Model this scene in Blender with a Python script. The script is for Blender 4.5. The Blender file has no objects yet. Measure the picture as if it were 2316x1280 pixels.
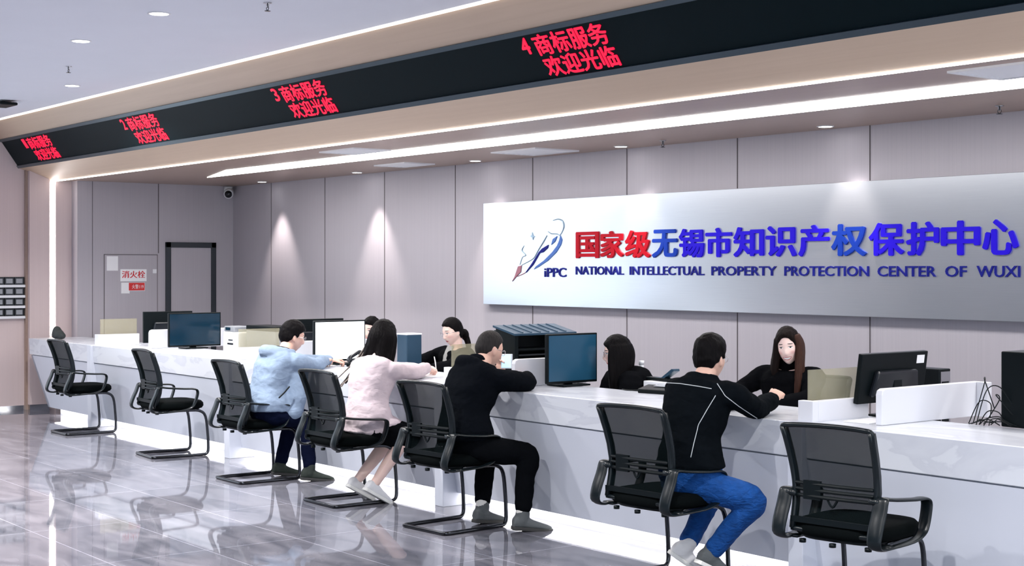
import bpy, bmesh, math, random
import numpy as np
from mathutils import Vector, Matrix, Quaternion, noise
from mathutils.bvhtree import BVHTree
R = math.radians
random.seed(7)
SC = bpy.context.scene
COL = SC.collection

# ------------------------------------------------------------------ camera, light, exposure
# X runs along the counter (right = nearer), Y runs towards the back wall, Z up.  The camera stands at the origin, 1.65 m up.
FPX, EYE, CX, HY = 3300.0, 1.65, 1158.0, 606.0
UX, UY, NX, NY = .611, -.7916, .7916, .611
cam_data = bpy.data.cameras.new('camera')
cam_data.sensor_width = 36.0
cam_data.lens = FPX / 2316 * 36.0
cam_data.shift_y = -(640 - HY) / 2316
cam_data.clip_start = .05
cam = bpy.data.objects.new('camera', cam_data)
COL.objects.link(cam)
cam.location = (0, 0, EYE)
cam.rotation_euler = (R(90), 0, math.atan2(-UY, UX))
SC.camera = cam
SC.view_settings.view_transform = 'Standard'
SC.view_settings.look = 'None'
SC.view_settings.gamma = 1.0
SC.view_settings.use_curve_mapping = False
SC.view_settings.exposure = 0.52
world = bpy.data.worlds.new('daylight')
SC.world = world
world.use_nodes = True
bg = world.node_tree.nodes['Background']
bg.inputs[0].default_value = (.78, .88, 1.0, 1)
bg.inputs[1].default_value = 1.8

def lamp(name, kind, loc, energy, color=(1, 1, 1), rot=(0, 0, 0), **kw):
    d = bpy.data.lights.new(name, kind)
    d.energy = energy
    d.color = color
    for k, v in kw.items():
        setattr(d, k, v)
    o = bpy.data.objects.new(name, d)
    o.location = loc
    o.rotation_euler = rot
    COL.objects.link(o)
    return o

def ray(x, y):
    a, b = (x - CX) / FPX, (HY - y) / FPX
    return Vector((a * UX + UY, a * NX + NY, b))
def at_t(x, y, t):
    d = ray(x, y); return Vector((0, 0, EYE)) + d * (t / d.y)
def at_s(x, y, s):
    d = ray(x, y); return Vector((0, 0, EYE)) + d * (s / d.x)
def at_z(x, y, z):
    d = ray(x, y); return Vector((0, 0, EYE)) + d * ((z - EYE) / d.z)

# ------------------------------------------------------------------ materials
MAT = {}
def nm(name):
    m = bpy.data.materials.new(name); m.use_nodes = True
    nt = m.node_tree
    return m, nt, nt.nodes, nt.links, nt.nodes['Principled BSDF']
def srgb(r, g, b):
    f = lambda c: (c / 255 / 12.92) if c / 255 <= .04045 else ((c / 255 + .055) / 1.055) ** 2.4
    return (f(r), f(g), f(b), 1)
def simple(name, col, rough=.5, metal=0, spec=.5, noise_amt=0, noise_scale=20, bump=0, bump_scale=200, emit=None, stretch=None, coat=0):
    m, nt, N, L, b = nm(name)
    b.inputs['Base Color'].default_value = col
    b.inputs['Roughness'].default_value = rough
    b.inputs['Metallic'].default_value = metal
    b.inputs['Specular IOR Level'].default_value = spec
    b.inputs['Coat Weight'].default_value = coat
    tc = N.new('ShaderNodeTexCoord')
    src = tc.outputs['Object']
    if stretch:
        mp = N.new('ShaderNodeMapping'); mp.inputs['Scale'].default_value = stretch
        L.new(src, mp.inputs['Vector']); src = mp.outputs['Vector']
    if noise_amt:
        n = N.new('ShaderNodeTexNoise'); n.inputs['Scale'].default_value = noise_scale; n.inputs['Detail'].default_value = 5
        L.new(src, n.inputs['Vector'])
        mx = N.new('ShaderNodeMix'); mx.data_type = 'RGBA'
        lo = [max(0, c * (1 - noise_amt)) for c in col[:3]] + [1]; hi = [min(1, c * (1 + noise_amt)) for c in col[:3]] + [1]
        mx.inputs['A'].default_value = lo; mx.inputs['B'].default_value = hi
        L.new(n.outputs['Fac'], mx.inputs['Factor']); L.new(mx.outputs['Result'], b.inputs['Base Color'])
    if bump:
        n2 = N.new('ShaderNodeTexNoise'); n2.inputs['Scale'].default_value = bump_scale; n2.inputs['Detail'].default_value = 3
        L.new(src, n2.inputs['Vector'])
        bp = N.new('ShaderNodeBump'); bp.inputs['Strength'].default_value = bump; bp.inputs['Distance'].default_value = .01
        L.new(n2.outputs['Fac'], bp.inputs['Height']); L.new(bp.outputs['Normal'], b.inputs['Normal'])
    if emit:
        b.inputs['Emission Color'].default_value = emit[0]; b.inputs['Emission Strength'].default_value = emit[1]
    MAT[name] = m
    return m
class X:
    """tiny expression builder for math nodes"""
    def __init__(s, nt): s.nt = nt
    def m(s, op, a, b=None, c=None, clamp=False):
        n = s.nt.nodes.new('ShaderNodeMath'); n.operation = op; n.use_clamp = clamp
        for i, v in enumerate((a, b, c)):
            if v is None: continue
            if isinstance(v, (int, float)): n.inputs[i].default_value = v
            else: s.nt.links.new(v, n.inputs[i])
        return n.outputs[0]

def wood_mat(name, c1, c2, rough=.45):
    m, nt, N, L, b = nm(name)
    tc = N.new('ShaderNodeTexCoord'); mp = N.new('ShaderNodeMapping'); mp.inputs['Scale'].default_value = (.5, 14, 14)
    n = N.new('ShaderNodeTexNoise'); n.inputs['Scale'].default_value = 2.0; n.inputs['Detail'].default_value = 6; n.inputs['Distortion'].default_value = .6
    mx = N.new('ShaderNodeMix'); mx.data_type = 'RGBA'; mx.inputs['A'].default_value = c1; mx.inputs['B'].default_value = c2
    L.new(tc.outputs['Object'], mp.inputs['Vector']); L.new(mp.outputs['Vector'], n.inputs['Vector'])
    L.new(n.outputs['Fac'], mx.inputs['Factor']); L.new(mx.outputs['Result'], b.inputs['Base Color'])
    b.inputs['Roughness'].default_value = rough
    MAT[name] = m; return m
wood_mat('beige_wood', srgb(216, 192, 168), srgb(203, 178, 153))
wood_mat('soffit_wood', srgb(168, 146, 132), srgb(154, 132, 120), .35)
def wall_mat(name, c1, c2, sx, axis):
    """fabric-like wall panels: fine vertical threads"""
    m, nt, N, L, b = nm(name)
    tc = N.new('ShaderNodeTexCoord'); mp = N.new('ShaderNodeMapping'); mp.inputs['Scale'].default_value = (60, 60, .6)
    n = N.new('ShaderNodeTexNoise'); n.inputs['Scale'].default_value = 1.5; n.inputs['Detail'].default_value = 4
    mx = N.new('ShaderNodeMix'); mx.data_type = 'RGBA'; mx.inputs['A'].default_value = c1; mx.inputs['B'].default_value = c2
    L.new(tc.outputs['Object'], mp.inputs['Vector']); L.new(mp.outputs['Vector'], n.inputs['Vector'])
    L.new(n.outputs['Fac'], mx.inputs['Factor']); L.new(mx.outputs['Result'], b.inputs['Base Color'])
    b.inputs['Roughness'].default_value = .55
    b.inputs['Specular IOR Level'].default_value = .3
    MAT[name] = m; return m
wall_mat('wall_panel', srgb(184, 180, 187), srgb(174, 170, 178), 1, 0)
wall_mat('pillar_panel', srgb(216, 199, 198), srgb(207, 190, 189), 1, 0)
simple('ceiling_paint', srgb(228, 232, 242), .8, noise_amt=.02, noise_scale=3)
simple('seam', srgb(92, 86, 90), .7)
# polished grey marble tiles
def floor_mat():
    m, nt, N, L, b = nm('floor_tile')
    tc = N.new('ShaderNodeTexCoord')
    mp = N.new('ShaderNodeMapping'); mp.inputs['Location'].default_value = (7.85, -4.40 + .0, 0)
    L.new(tc.outputs['Object'], mp.inputs['Vector'])
    br = N.new('ShaderNodeTexBrick'); br.offset = 0; br.inputs['Scale'].default_value = 1.0
    br.inputs['Brick Width'].default_value = 1.2; br.inputs['Row Height'].default_value = .6
    br.inputs['Mortar Size'].default_value = .003; br.inputs['Mortar Smooth'].default_value = .1
    br.inputs['Color1'].default_value = (.9, .9, .9, 1); br.inputs['Color2'].default_value = (1.05, 1.05, 1.05, 1); br.inputs['Mortar'].default_value = (2.2, 2.2, 2.2, 1)
    L.new(mp.outputs['Vector'], br.inputs['Vector'])
    mp2 = N.new('ShaderNodeMapping'); mp2.inputs['Scale'].default_value = (.7, 2.2, 1); mp2.inputs['Rotation'].default_value = (0, 0, .35)
    L.new(tc.outputs['Object'], mp2.inputs['Vector'])
    n = N.new('ShaderNodeTexNoise'); n.inputs['Scale'].default_value = 2.2; n.inputs['Detail'].default_value = 8; n.inputs['Distortion'].default_value = 1.2
    L.new(mp2.outputs['Vector'], n.inputs['Vector'])
    cr = N.new('ShaderNodeValToRGB')
    cr.color_ramp.elements[0].position = .3; cr.color_ramp.elements[0].color = srgb(84, 86, 96)
    cr.color_ramp.elements[1].position = .72; cr.color_ramp.elements[1].color = srgb(128, 127, 136)
    L.new(n.outputs['Fac'], cr.inputs['Fac'])
    mx = N.new('ShaderNodeMix'); mx.data_type = 'RGBA'; mx.blend_type = 'MULTIPLY'; mx.inputs['Factor'].default_value = 1
    L.new(cr.outputs['Color'], mx.inputs['A']); L.new(br.outputs['Color'], mx.inputs['B']); L.new(mx.outputs['Result'], b.inputs['Base Color'])
    b.inputs['Roughness'].default_value = .035
    b.inputs['Specular IOR Level'].default_value = .5
    n2 = N.new('ShaderNodeTexNoise'); n2.inputs['Scale'].default_value = 4; n2.inputs['Detail'].default_value = 1
    L.new(tc.outputs['Object'], n2.inputs['Vector'])
    bp = N.new('ShaderNodeBump'); bp.inputs['Strength'].default_value = .008; bp.inputs['Distance'].default_value = .01
    L.new(n2.outputs['Fac'], bp.inputs['Height']); L.new(bp.outputs['Normal'], b.inputs['Normal'])
    MAT['floor_tile'] = m
floor_mat()
def marble_mat():
    m, nt, N, L, b = nm('white_marble')
    tc = N.new('ShaderNodeTexCoord')
    mp = N.new('ShaderNodeMapping'); mp.inputs['Scale'].default_value = (.8, 1.5, 2.4); mp.inputs['Rotation'].default_value = (.3, .5, .2)
    L.new(tc.outputs['Object'], mp.inputs['Vector'])
    n = N.new('ShaderNodeTexNoise'); n.inputs['Scale'].default_value = 2.0; n.inputs['Detail'].default_value = 9; n.inputs['Distortion'].default_value = 1.6
    L.new(mp.outputs['Vector'], n.inputs['Vector'])
    cr = N.new('ShaderNodeValToRGB'); e = cr.color_ramp.elements
    e[0].position = .35; e[0].color = srgb(206, 210, 219); e[1].position = .58; e[1].color = srgb(213, 217, 225)
    k = cr.color_ramp.elements.new(.47); k.color = srgb(200, 204, 214)
    k = cr.color_ramp.elements.new(.50); k.color = srgb(212, 216, 224)
    L.new(n.outputs['Fac'], cr.inputs['Fac']); L.new(cr.outputs['Color'], b.inputs['Base Color'])
    b.inputs['Roughness'].default_value = .25
    MAT['white_marble'] = m
marble_mat()
simple('white_panel', srgb(202, 207, 219), .3, noise_amt=.015, noise_scale=3)
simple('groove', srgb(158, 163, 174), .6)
simple('white_board', srgb(222, 224, 231), .35)
def emis(name, col, strength):
    m, nt, N, L, b = nm(name)
    b.inputs['Base Color'].default_value = (.8, .8, .8, 1)
    b.inputs['Emission Color'].default_value = col; b.inputs['Emission Strength'].default_value = strength
    MAT[name] = m
emis('led_white', (1, .97, .95, 1), 9.0)
emis('led_thin', (1, .93, .88, 1), 5.0)
emis('led_plinth', (1, .94, .88, 1), 10.0)
emis('led_column', (1, .95, .92, 1), 7.0)
emis('cove_warm', (1, .88, .78, 1), 1.6)
emis('lamp_disc', (1, .98, .97, 1), 9.0)
emis('led_red', (1, .002, .045, 1), 1.0)
MAT['led_red'].node_tree.nodes['Principled BSDF'].inputs['Base Color'].default_value = (.05, .0, .0, 1)
emis('screen_white', (.86, .94, 1, 1), .95)
emis('phone_screen', (.2, .55, .85, 1), .8)
simple('led_black', srgb(6, 24, 29), .45, spec=.06, noise_amt=.08, noise_scale=3)
simple('led_frame', srgb(70, 84, 92), .3, metal=.6)
simple('black_plastic', srgb(11, 18, 21), .4, spec=.15, noise_amt=.08)
simple('black_gloss', srgb(24, 28, 34), .2)
simple('arm_plastic', srgb(13, 21, 25), .3, spec=.3)
simple('seat_fabric', srgb(8, 12, 13), .9, spec=.04, noise_amt=.25, noise_scale=240, bump=.3, bump_scale=500)
simple('dark_chrome', srgb(70, 72, 76), .16, metal=.95)
simple('chrome', srgb(190, 192, 196), .15, metal=1)
simple('grey_plastic', srgb(150, 154, 160), .4)
simple('white_plastic', srgb(232, 234, 238), .35)
simple('dark_screen', srgb(14, 44, 62), .12, spec=.6, noise_amt=.1, noise_scale=3)
simple('blue_screen', srgb(34, 78, 104), .2, noise_amt=.08, noise_scale=3)
simple('blue_case', srgb(36, 66, 88), .35, noise_amt=.06)
simple('paper', srgb(240, 241, 244), .8, noise_amt=.01)
simple('door_frame', srgb(56, 62, 68), .4, metal=.4)
simple('red_sign', srgb(214, 44, 44), .5)
simple('red_letter', srgb(205, 20, 32), .45)
simple('sign_red', srgb(176, 4, 30), .5, spec=.15)
simple('sign_blue', srgb(34, 8, 200), .5, spec=.15)
simple('sign_blue_green', srgb(16, 54, 158), .5, spec=.15)
simple('sign_navy', srgb(20, 26, 122), .5, spec=.15)
simple('logo_silver', srgb(150, 172, 190), .3, metal=.5)
simple('logo_blue', srgb(52, 98, 176), .3)
simple('logo_rose', srgb(150, 96, 110), .4)
simple('stone_dark', srgb(52, 58, 58), .8, noise_amt=.3, noise_scale=30, bump=.6, bump_scale=40)
simple('olive_dark', srgb(40, 52, 44), .6)
def brushed():
    m, nt, N, L, b = nm('brushed_steel')
    tc = N.new('ShaderNodeTexCoord'); mp = N.new('ShaderNodeMapping'); mp.inputs['Scale'].default_value = (1.0, 1, 160)
    n = N.new('ShaderNodeTexNoise'); n.inputs['Scale'].default_value = 3; n.inputs['Detail'].default_value = 3
    L.new(tc.outputs['Object'], mp.inputs['Vector']); L.new(mp.outputs['Vector'], n.inputs['Vector'])
    mx = N.new('ShaderNodeMix'); mx.data_type = 'RGBA'; mx.inputs['A'].default_value = srgb(212, 218, 226); mx.inputs['B'].default_value = srgb(226, 232, 238)
    L.new(n.outputs['Fac'], mx.inputs['Factor']); L.new(mx.outputs['Result'], b.inputs['Base Color'])
    b.inputs['Metallic'].default_value = .88; b.inputs['Roughness'].default_value = .28
    MAT['brushed_steel'] = m
brushed()
def mesh_fabric():
    m, nt, N, L, b = nm('chair_mesh')
    b.inputs['Specular IOR Level'].default_value = .02; b.inputs['Base Color'].default_value = srgb(10, 18, 20); b.inputs['Roughness'].default_value = .6
    tr = N.new('ShaderNodeBsdfTransparent'); mix = N.new('ShaderNodeMixShader'); mix.inputs[0].default_value = .67
    out = N['Material Output']
    L.new(tr.outputs[0], mix.inputs[1]); L.new(b.outputs[0], mix.inputs[2]); L.new(mix.outputs[0], out.inputs['Surface'])
    MAT['chair_mesh'] = m
mesh_fabric()
def tinted():
    m, nt, N, L, b = nm('tinted_acrylic')
    b.inputs['Base Color'].default_value = srgb(206, 200, 168); b.inputs['Roughness'].default_value = .15
    tc = N.new('ShaderNodeTexCoord'); n = N.new('ShaderNodeTexNoise'); n.inputs['Scale'].default_value = 14; n.inputs['Detail'].default_value = 4
    L.new(tc.outputs['Object'], n.inputs['Vector'])
    mx = N.new('ShaderNodeMix'); mx.data_type = 'RGBA'; mx.inputs['A'].default_value = srgb(182, 177, 146); mx.inputs['B'].default_value = srgb(206, 203, 188)
    L.new(n.outputs['Fac'], mx.inputs['Factor']); L.new(mx.outputs['Result'], b.inputs['Base Color'])
    tr = N.new('ShaderNodeBsdfTransparent'); tr.inputs[0].default_value = (.96, .95, .88, 1)
    mix = N.new('ShaderNodeMixShader'); mix.inputs[0].default_value = .32
    L.new(tr.outputs[0], mix.inputs[1]); L.new(b.outputs[0], mix.inputs[2]); L.new(mix.outputs[0], N['Material Output'].inputs['Surface'])
    MAT['tinted_acrylic'] = m
tinted()
def cloth(name, c, amt=.12, rough=.85, wr=.22, wscale=9):
    m, nt, N, L, b = nm(name)
    tc = N.new('ShaderNodeTexCoord')
    n = N.new('ShaderNodeTexNoise'); n.inputs['Scale'].default_value = 30; n.inputs['Detail'].default_value = 6
    L.new(tc.outputs['Object'], n.inputs['Vector'])
    mx = N.new('ShaderNodeMix'); mx.data_type = 'RGBA'
    mx.inputs['A'].default_value = [v * (1 - amt) for v in c[:3]] + [1]; mx.inputs['B'].default_value = [min(1, v * (1 + amt)) for v in c[:3]] + [1]
    L.new(n.outputs['Fac'], mx.inputs['Factor']); L.new(mx.outputs['Result'], b.inputs['Base Color'])
    b.inputs['Roughness'].default_value = rough; b.inputs['Specular IOR Level'].default_value = .25 if max(c[:3]) > .08 else .02
    mp = N.new('ShaderNodeMapping'); mp.inputs['Scale'].default_value = (1, 1, 2.2); mp.inputs['Rotation'].default_value = (.4, .3, 0)
    L.new(tc.outputs['Object'], mp.inputs['Vector'])
    w = N.new('ShaderNodeTexNoise'); w.inputs['Scale'].default_value = wscale; w.inputs['Detail'].default_value = 3; w.inputs['Distortion'].default_value = 1.0
    L.new(mp.outputs['Vector'], w.inputs['Vector'])
    bp = N.new('ShaderNodeBump'); bp.inputs['Strength'].default_value = wr; bp.inputs['Distance'].default_value = .03
    L.new(w.outputs['Fac'], bp.inputs['Height']); L.new(bp.outputs['Normal'], b.inputs['Normal'])
    MAT[name] = m
cloth('hoodie_blue_grey', srgb(132, 150, 173))
cloth('coat_blush', srgb(204, 189, 195), .05)
cloth('hoodie_black', srgb(11, 14, 19))
cloth('jacket_black_denim', srgb(11, 15, 19), .3)
cloth('suit_black', srgb(12, 13, 16))
cloth('knit_black', srgb(9, 9, 11), .2, .95, .3, 40)
cloth('shirt_grey', srgb(150, 150, 148))
cloth('trousers_black', srgb(10, 12, 15))
cloth('trousers_navy', srgb(13, 18, 38))
cloth('jeans_blue', srgb(14, 70, 138), .45, .8, .5, 20)
cloth('shoe_dark', srgb(60, 66, 62), .2)
cloth('shoe_brown', srgb(66, 62, 56), .2)
cloth('shoe_grey', srgb(92, 96, 98), .15)
cloth('shoe_white', srgb(226, 226, 228), .04)
simple('sole_white', srgb(232, 232, 228), .6)
simple('sole_dark', srgb(50, 50, 50), .7)
simple('stitch_white', srgb(190, 196, 200), .7)
simple('sock_white', srgb(228, 226, 222), .9)
def hair_mat(name, c, c2):
    m, nt, N, L, b = nm(name)
    tc = N.new('ShaderNodeTexCoord'); mp = N.new('ShaderNodeMapping'); mp.inputs['Scale'].default_value = (90, 90, 7)
    n = N.new('ShaderNodeTexNoise'); n.inputs['Scale'].default_value = 1.2; n.inputs['Detail'].default_value = 4
    L.new(tc.outputs['Object'], mp.inputs['Vector']); L.new(mp.outputs['Vector'], n.inputs['Vector'])
    mx = N.new('ShaderNodeMix'); mx.data_type = 'RGBA'; mx.inputs['A'].default_value = c; mx.inputs['B'].default_value = c2
    L.new(n.outputs['Fac'], mx.inputs['Factor']); L.new(mx.outputs['Result'], b.inputs['Base Color'])
    b.inputs['Roughness'].default_value = .5; b.inputs['Specular IOR Level'].default_value = .05
    bp = N.new('ShaderNodeBump'); bp.inputs['Strength'].default_value = .6; bp.inputs['Distance'].default_value = .01
    L.new(n.outputs['Fac'], bp.inputs['Height']); L.new(bp.outputs['Normal'], b.inputs['Normal'])
    MAT[name] = m
hair_mat('hair_black', srgb(9, 8, 10), srgb(20, 18, 19))
hair_mat('hair_brown', srgb(40, 27, 24), srgb(78, 54, 46))
hair_mat('hair_dark_brown', srgb(14, 11, 11), srgb(34, 26, 24))
hair_mat('hair_buzz', srgb(34, 33, 34), srgb(60, 57, 56))
hair_mat('hair_highlight', srgb(84, 76, 72), srgb(150, 140, 132))
def skin_mat(name, c, lip, smile=False, stubble=0):
    """skin with brows, eyes and lips placed by coordinates measured on the head itself"""
    m, nt, N, L, b = nm(name)
    at = N.new('ShaderNodeAttribute'); at.attribute_name = 'hl'
    sep = N.new('ShaderNodeSeparateXYZ'); L.new(at.outputs['Vector'], sep.inputs[0])
    e = X(nt); x, y, z = sep.outputs
    ax = e.m('ABSOLUTE', x)
    front = e.m('GREATER_THAN', y, .035)
    def ell(px, cx, cz, rx, rz, soft=3.0, tilt=0.0, curve=0.0):
        dz = e.m('SUBTRACT', z, cz)
        if curve: dz = e.m('SUBTRACT', dz, e.m('MULTIPLY', e.m('MULTIPLY', px, px), curve))
        if tilt: dz = e.m('ADD', dz, e.m('MULTIPLY', e.m('SUBTRACT', px, cx), tilt))
        d = e.m('ADD', e.m('POWER', e.m('DIVIDE', e.m('SUBTRACT', px, cx), rx), 2), e.m('POWER', e.m('DIVIDE', dz, rz), 2))
        return e.m('MULTIPLY', e.m('MULTIPLY', e.m('SUBTRACT', 1.0, d), soft, clamp=True), front)
    cur = None
    def over(mask, col):
        nonlocal cur
        mx = N.new('ShaderNodeMix'); mx.data_type = 'RGBA'
        if cur is None: mx.inputs['A'].default_value = c
        else: L.new(cur, mx.inputs['A'])
        mx.inputs['B'].default_value = col
        L.new(mask, mx.inputs['Factor']); cur = mx.outputs['Result']
    over(e.m('MULTIPLY', ell(ax, .042, -.028, .022, .018, 1.0), .45), srgb(226, 160, 150))
    over(ell(ax, .031, .0285, .0175, .0032, 3, .12), srgb(52, 40, 38))
    over(ell(ax, .031, .0065, .0145, .0052), srgb(235, 232, 230))
    over(ell(ax, .031, .0065, .0058, .0052), srgb(28, 20, 18))
    over(ell(ax, .031, .0112, .0165, .0022, 3, .08), srgb(34, 26, 26))
    if smile:
        over(ell(ax, 0, -.067, .031, .0120, curve=11.0), lip)
        over(ell(ax, 0, -.0665, .027, .0072, curve=11.0), srgb(244, 242, 240))
    else:
        over(ell(ax, 0, -.0645, .0215, .0085), lip)
        over(ell(ax, 0, -.0640, .0200, .0014), srgb(110, 50, 52))
    L.new(cur, b.inputs['Base Color'])
    b.inputs['Roughness'].default_value = .48
    b.inputs['Subsurface Weight'].default_value = .12
    b.inputs['Subsurface Radius'].default_value = (.012, .005, .003)
    MAT[name] = m
skin_mat('skin_light', srgb(242, 210, 198), srgb(196, 96, 98))
skin_mat('skin_smile', srgb(248, 218, 209), srgb(200, 92, 96), smile=True)
skin_mat('skin_tan', srgb(222, 180, 162), srgb(176, 96, 92))

# ------------------------------------------------------------------ mesh helpers
def V(*a): return Vector(a)
class MB:
    def __init__(s): s.v = []; s.f = []
    def add(s, vs, fs):
        o = len(s.v); s.v += [Vector(p) for p in vs]; s.f += [[i + o for i in f] for f in fs]; return s
    def box(s, x0, y0, z0, x1, y1, z1):
        return s.add([(x0, y0, z0), (x1, y0, z0), (x1, y1, z0), (x0, y1, z0), (x0, y0, z1), (x1, y0, z1), (x1, y1, z1), (x0, y1, z1)],
                     [(0, 3, 2, 1), (4, 5, 6, 7), (0, 1, 5, 4), (1, 2, 6, 5), (2, 3, 7, 6), (3, 0, 4, 7)])
    def prism(s, poly, axis, a, b):
        """poly: 2-D outline; extruded along axis (0: (y,z) outline, 1: (x,z), 2: (x,y)) from a to b"""
        def P(p, h): return [(h, p[0], p[1]), (p[0], h, p[1]), (p[0], p[1], h)][axis]
        n = len(poly)
        vs = [P(p, a) for p in poly] + [P(p, b) for p in poly]
        fs = [list(range(n))[::-1], list(range(n, 2 * n))] + [(i, (i + 1) % n, n + (i + 1) % n, n + i) for i in range(n)]
        return s.add(vs, fs)
    def rings(s, rs, cap=True, closed=False):
        n = len(rs[0]); vs = [p for r in rs for p in r]; fs = []
        m = len(rs)
        for j in range(m if closed else m - 1):
            k = (j + 1) % m
            for i in range(n):
                i2 = (i + 1) % n
                fs.append((j * n + i, j * n + i2, k * n + i2, k * n + i))
        if cap and not closed:
            fs.append(list(range(n))[::-1]); fs.append([(m - 1) * n + i for i in range(n)])
        return s.add(vs, fs)
    def loft(s, secs, n=20, p=2.2):
        """secs: (centre, half-vector a, half-vector b) -> super-elliptic rings"""
        rs = []
        for c, a, b in secs:
            r = []
            for i in range(n):
                t = 2 * math.pi * i / n; ct, st = math.cos(t), math.sin(t)
                r.append(c + a * (abs(ct) ** (2 / p) * (1 if ct >= 0 else -1)) + b * (abs(st) ** (2 / p) * (1 if st >= 0 else -1)))
            rs.append(r)
        return s.rings(rs)
    def tube(s, pts, rad, n=12, sub=5, closed=False, round_ends=True, smooth=True, flat=None):
        P = [Vector(p) for p in pts]
        if not hasattr(rad, '__len__'): rad = [rad] * len(P)
        C, Q = [], []
        if smooth and len(P) > 2:
            m = len(P)
            segs = m if closed else m - 1
            for i in range(segs):
                g = lambda k: P[k % m] if closed else P[min(max(k, 0), m - 1)]
                h = lambda k: rad[k % m] if closed else rad[min(max(k, 0), m - 1)]
                p0, p1, p2, p3 = g(i - 1), g(i), g(i + 1), g(i + 2)
                for j in range(sub):
                    t = j / sub
                    C.append(.5 * ((2 * p1) + (p2 - p0) * t + (2 * p0 - 5 * p1 + 4 * p2 - p3) * t * t + (3 * p1 - p0 - 3 * p2 + p3) * t ** 3))
                    u = t * t * (3 - 2 * t); Q.append(h(i) * (1 - u) + h(i + 1) * u)
            if not closed: C.append(P[-1]); Q.append(rad[-1])
        else: C, Q = P, list(rad)
        m = len(C); rs = []
        T = []
        for i in range(m):
            a = C[(i - 1) % m] if closed else C[max(i - 1, 0)]
            b = C[(i + 1) % m] if closed else C[min(i + 1, m - 1)]
            d = b - a
            T.append(d.normalized() if d.length > 1e-9 else Vector((0, 0, 1)))
        ref = Vector(flat[0]) if flat else (Vector((0, 0, 1)) if abs(T[0].z) < .9 else Vector((1, 0, 0)))
        nrm = (ref - T[0] * ref.dot(T[0])).normalized()
        def ring(c, t, nr, r):
            bn = t.cross(nr)
            ra, rb = (r * flat[1], r * flat[2]) if flat else (r, r)
            return [c + nr * (ra * math.cos(2 * math.pi * k / n)) + bn * (rb * math.sin(2 * math.pi * k / n)) for k in range(n)]
        for i in range(m):
            if flat: nrm = (ref - T[i] * ref.dot(T[i])); nrm = nrm.normalized() if nrm.length > 1e-6 else Vector((1, 0, 0))
            else: nrm = (nrm - T[i] * nrm.dot(T[i])).normalized()
            if i == 0 and round_ends and not closed:
                for k in (.98, .8, .45): rs.append(ring(C[0] - T[0] * Q[0] * k, T[0], nrm, Q[0] * math.sqrt(max(1 - k * k, .02))))
            rs.append(ring(C[i], T[i], nrm, Q[i]))
            if i == m - 1 and round_ends and not closed:
                for k in (.45, .8, .98): rs.append(ring(C[i] + T[i] * Q[i] * k, T[i], nrm, Q[i] * math.sqrt(max(1 - k * k, .02))))
        return s.rings(rs, closed=closed)
    def ellipsoid(s, c, a, b, d, n=16, m=10):
        rs = []
        for j in range(m + 1):
            th = math.pi * min(max(j / m, .02), .98)
            rs.append([c + a * (math.sin(th) * math.cos(2 * math.pi * i / n)) + b * (math.sin(th) * math.sin(2 * math.pi * i / n)) - d * math.cos(th) for i in range(n)])
        return s.rings(rs)
    def lathe(s, prof, c=(0, 0, 0), n=24):
        c = Vector(c)
        return s.rings([[c + Vector((r * math.cos(2 * math.pi * i / n), r * math.sin(2 * math.pi * i / n), z)) for i in range(n)] for r, z in prof])
    def xf(s, M):
        s.v = [M @ p for p in s.v]; return s
    def mesh(s, name, smooth=False):
        me = bpy.data.meshes.new(name)
        me.from_pydata([tuple(p) for p in s.v], [], s.f); me.update()
        bm = bmesh.new(); bm.from_mesh(me); bmesh.ops.recalc_face_normals(bm, faces=bm.faces); bm.to_mesh(me); bm.free()
        if smooth: me.polygons.foreach_set('use_smooth', [True] * len(me.polygons))
        return me
    def build(s, name, mat, parent=None, loc=None, smooth=False, bevel=0, seg=2):
        if loc is not None: s.v = [p - Vector(loc) for p in s.v]
        me = s.mesh(name, smooth)
        if mat: me.materials.append(MAT[mat])
        o = bpy.data.objects.new(name, me); COL.objects.link(o)
        if parent is not None: o.parent = parent
        elif loc is not None: o.location = loc
        if bevel:
            b = o.modifiers.new('bevel', 'BEVEL'); b.width = bevel; b.segments = seg; b.limit_method = 'ANGLE'; b.angle_limit = R(40)
            if smooth is False:
                me.polygons.foreach_set('use_smooth', [False] * len(me.polygons))
        return o
    def remeshed(s, name, vox, smooth_iter=4):
        me = s.mesh('tmp'); o = bpy.data.objects.new('tmp', me); COL.objects.link(o)
        r = o.modifiers.new('r', 'REMESH'); r.mode = 'VOXEL'; r.voxel_size = vox; r.adaptivity = 0
        if smooth_iter:
            k = o.modifiers.new('s', 'SMOOTH'); k.factor = .5; k.iterations = smooth_iter
        dg = bpy.context.evaluated_depsgraph_get(); dg.update()
        out = bpy.data.meshes.new_from_object(o.evaluated_get(dg)); out.name = name
        bpy.data.objects.remove(o); bpy.data.meshes.remove(me)
        out.polygons.foreach_set('use_smooth', [True] * len(out.polygons))
        return out

def tag(o, label=None, cat=None, group=None, kind=None):
    if label: o['label'] = label
    if cat: o['category'] = cat
    if group: o['group'] = group
    if kind: o['kind'] = kind
    return o
def thing(name, label, cat, loc=(0, 0, 0), rz=0, group=None):
    o = bpy.data.objects.new(name, None); COL.objects.link(o); o.location = loc; o.rotation_euler = (0, 0, rz); o.empty_display_size = .1
    return tag(o, label, cat, group)
def copy_tree(o, parent=None):
    c = o.copy(); COL.objects.link(c)
    if parent is not None: c.parent = parent
    for ch in list(o.children): copy_tree(ch, c)
    return c
def dup(o, loc, rz=None, label=None):
    kids = list(o.children)
    c = o.copy(); COL.objects.link(c)
    for k in kids: copy_tree(k, c)
    c.location = loc
    if rz is not None: c.rotation_euler = (0, 0, rz)
    if label: c['label'] = label
    return c
def struct(o): o['kind'] = 'structure'; return o

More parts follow.
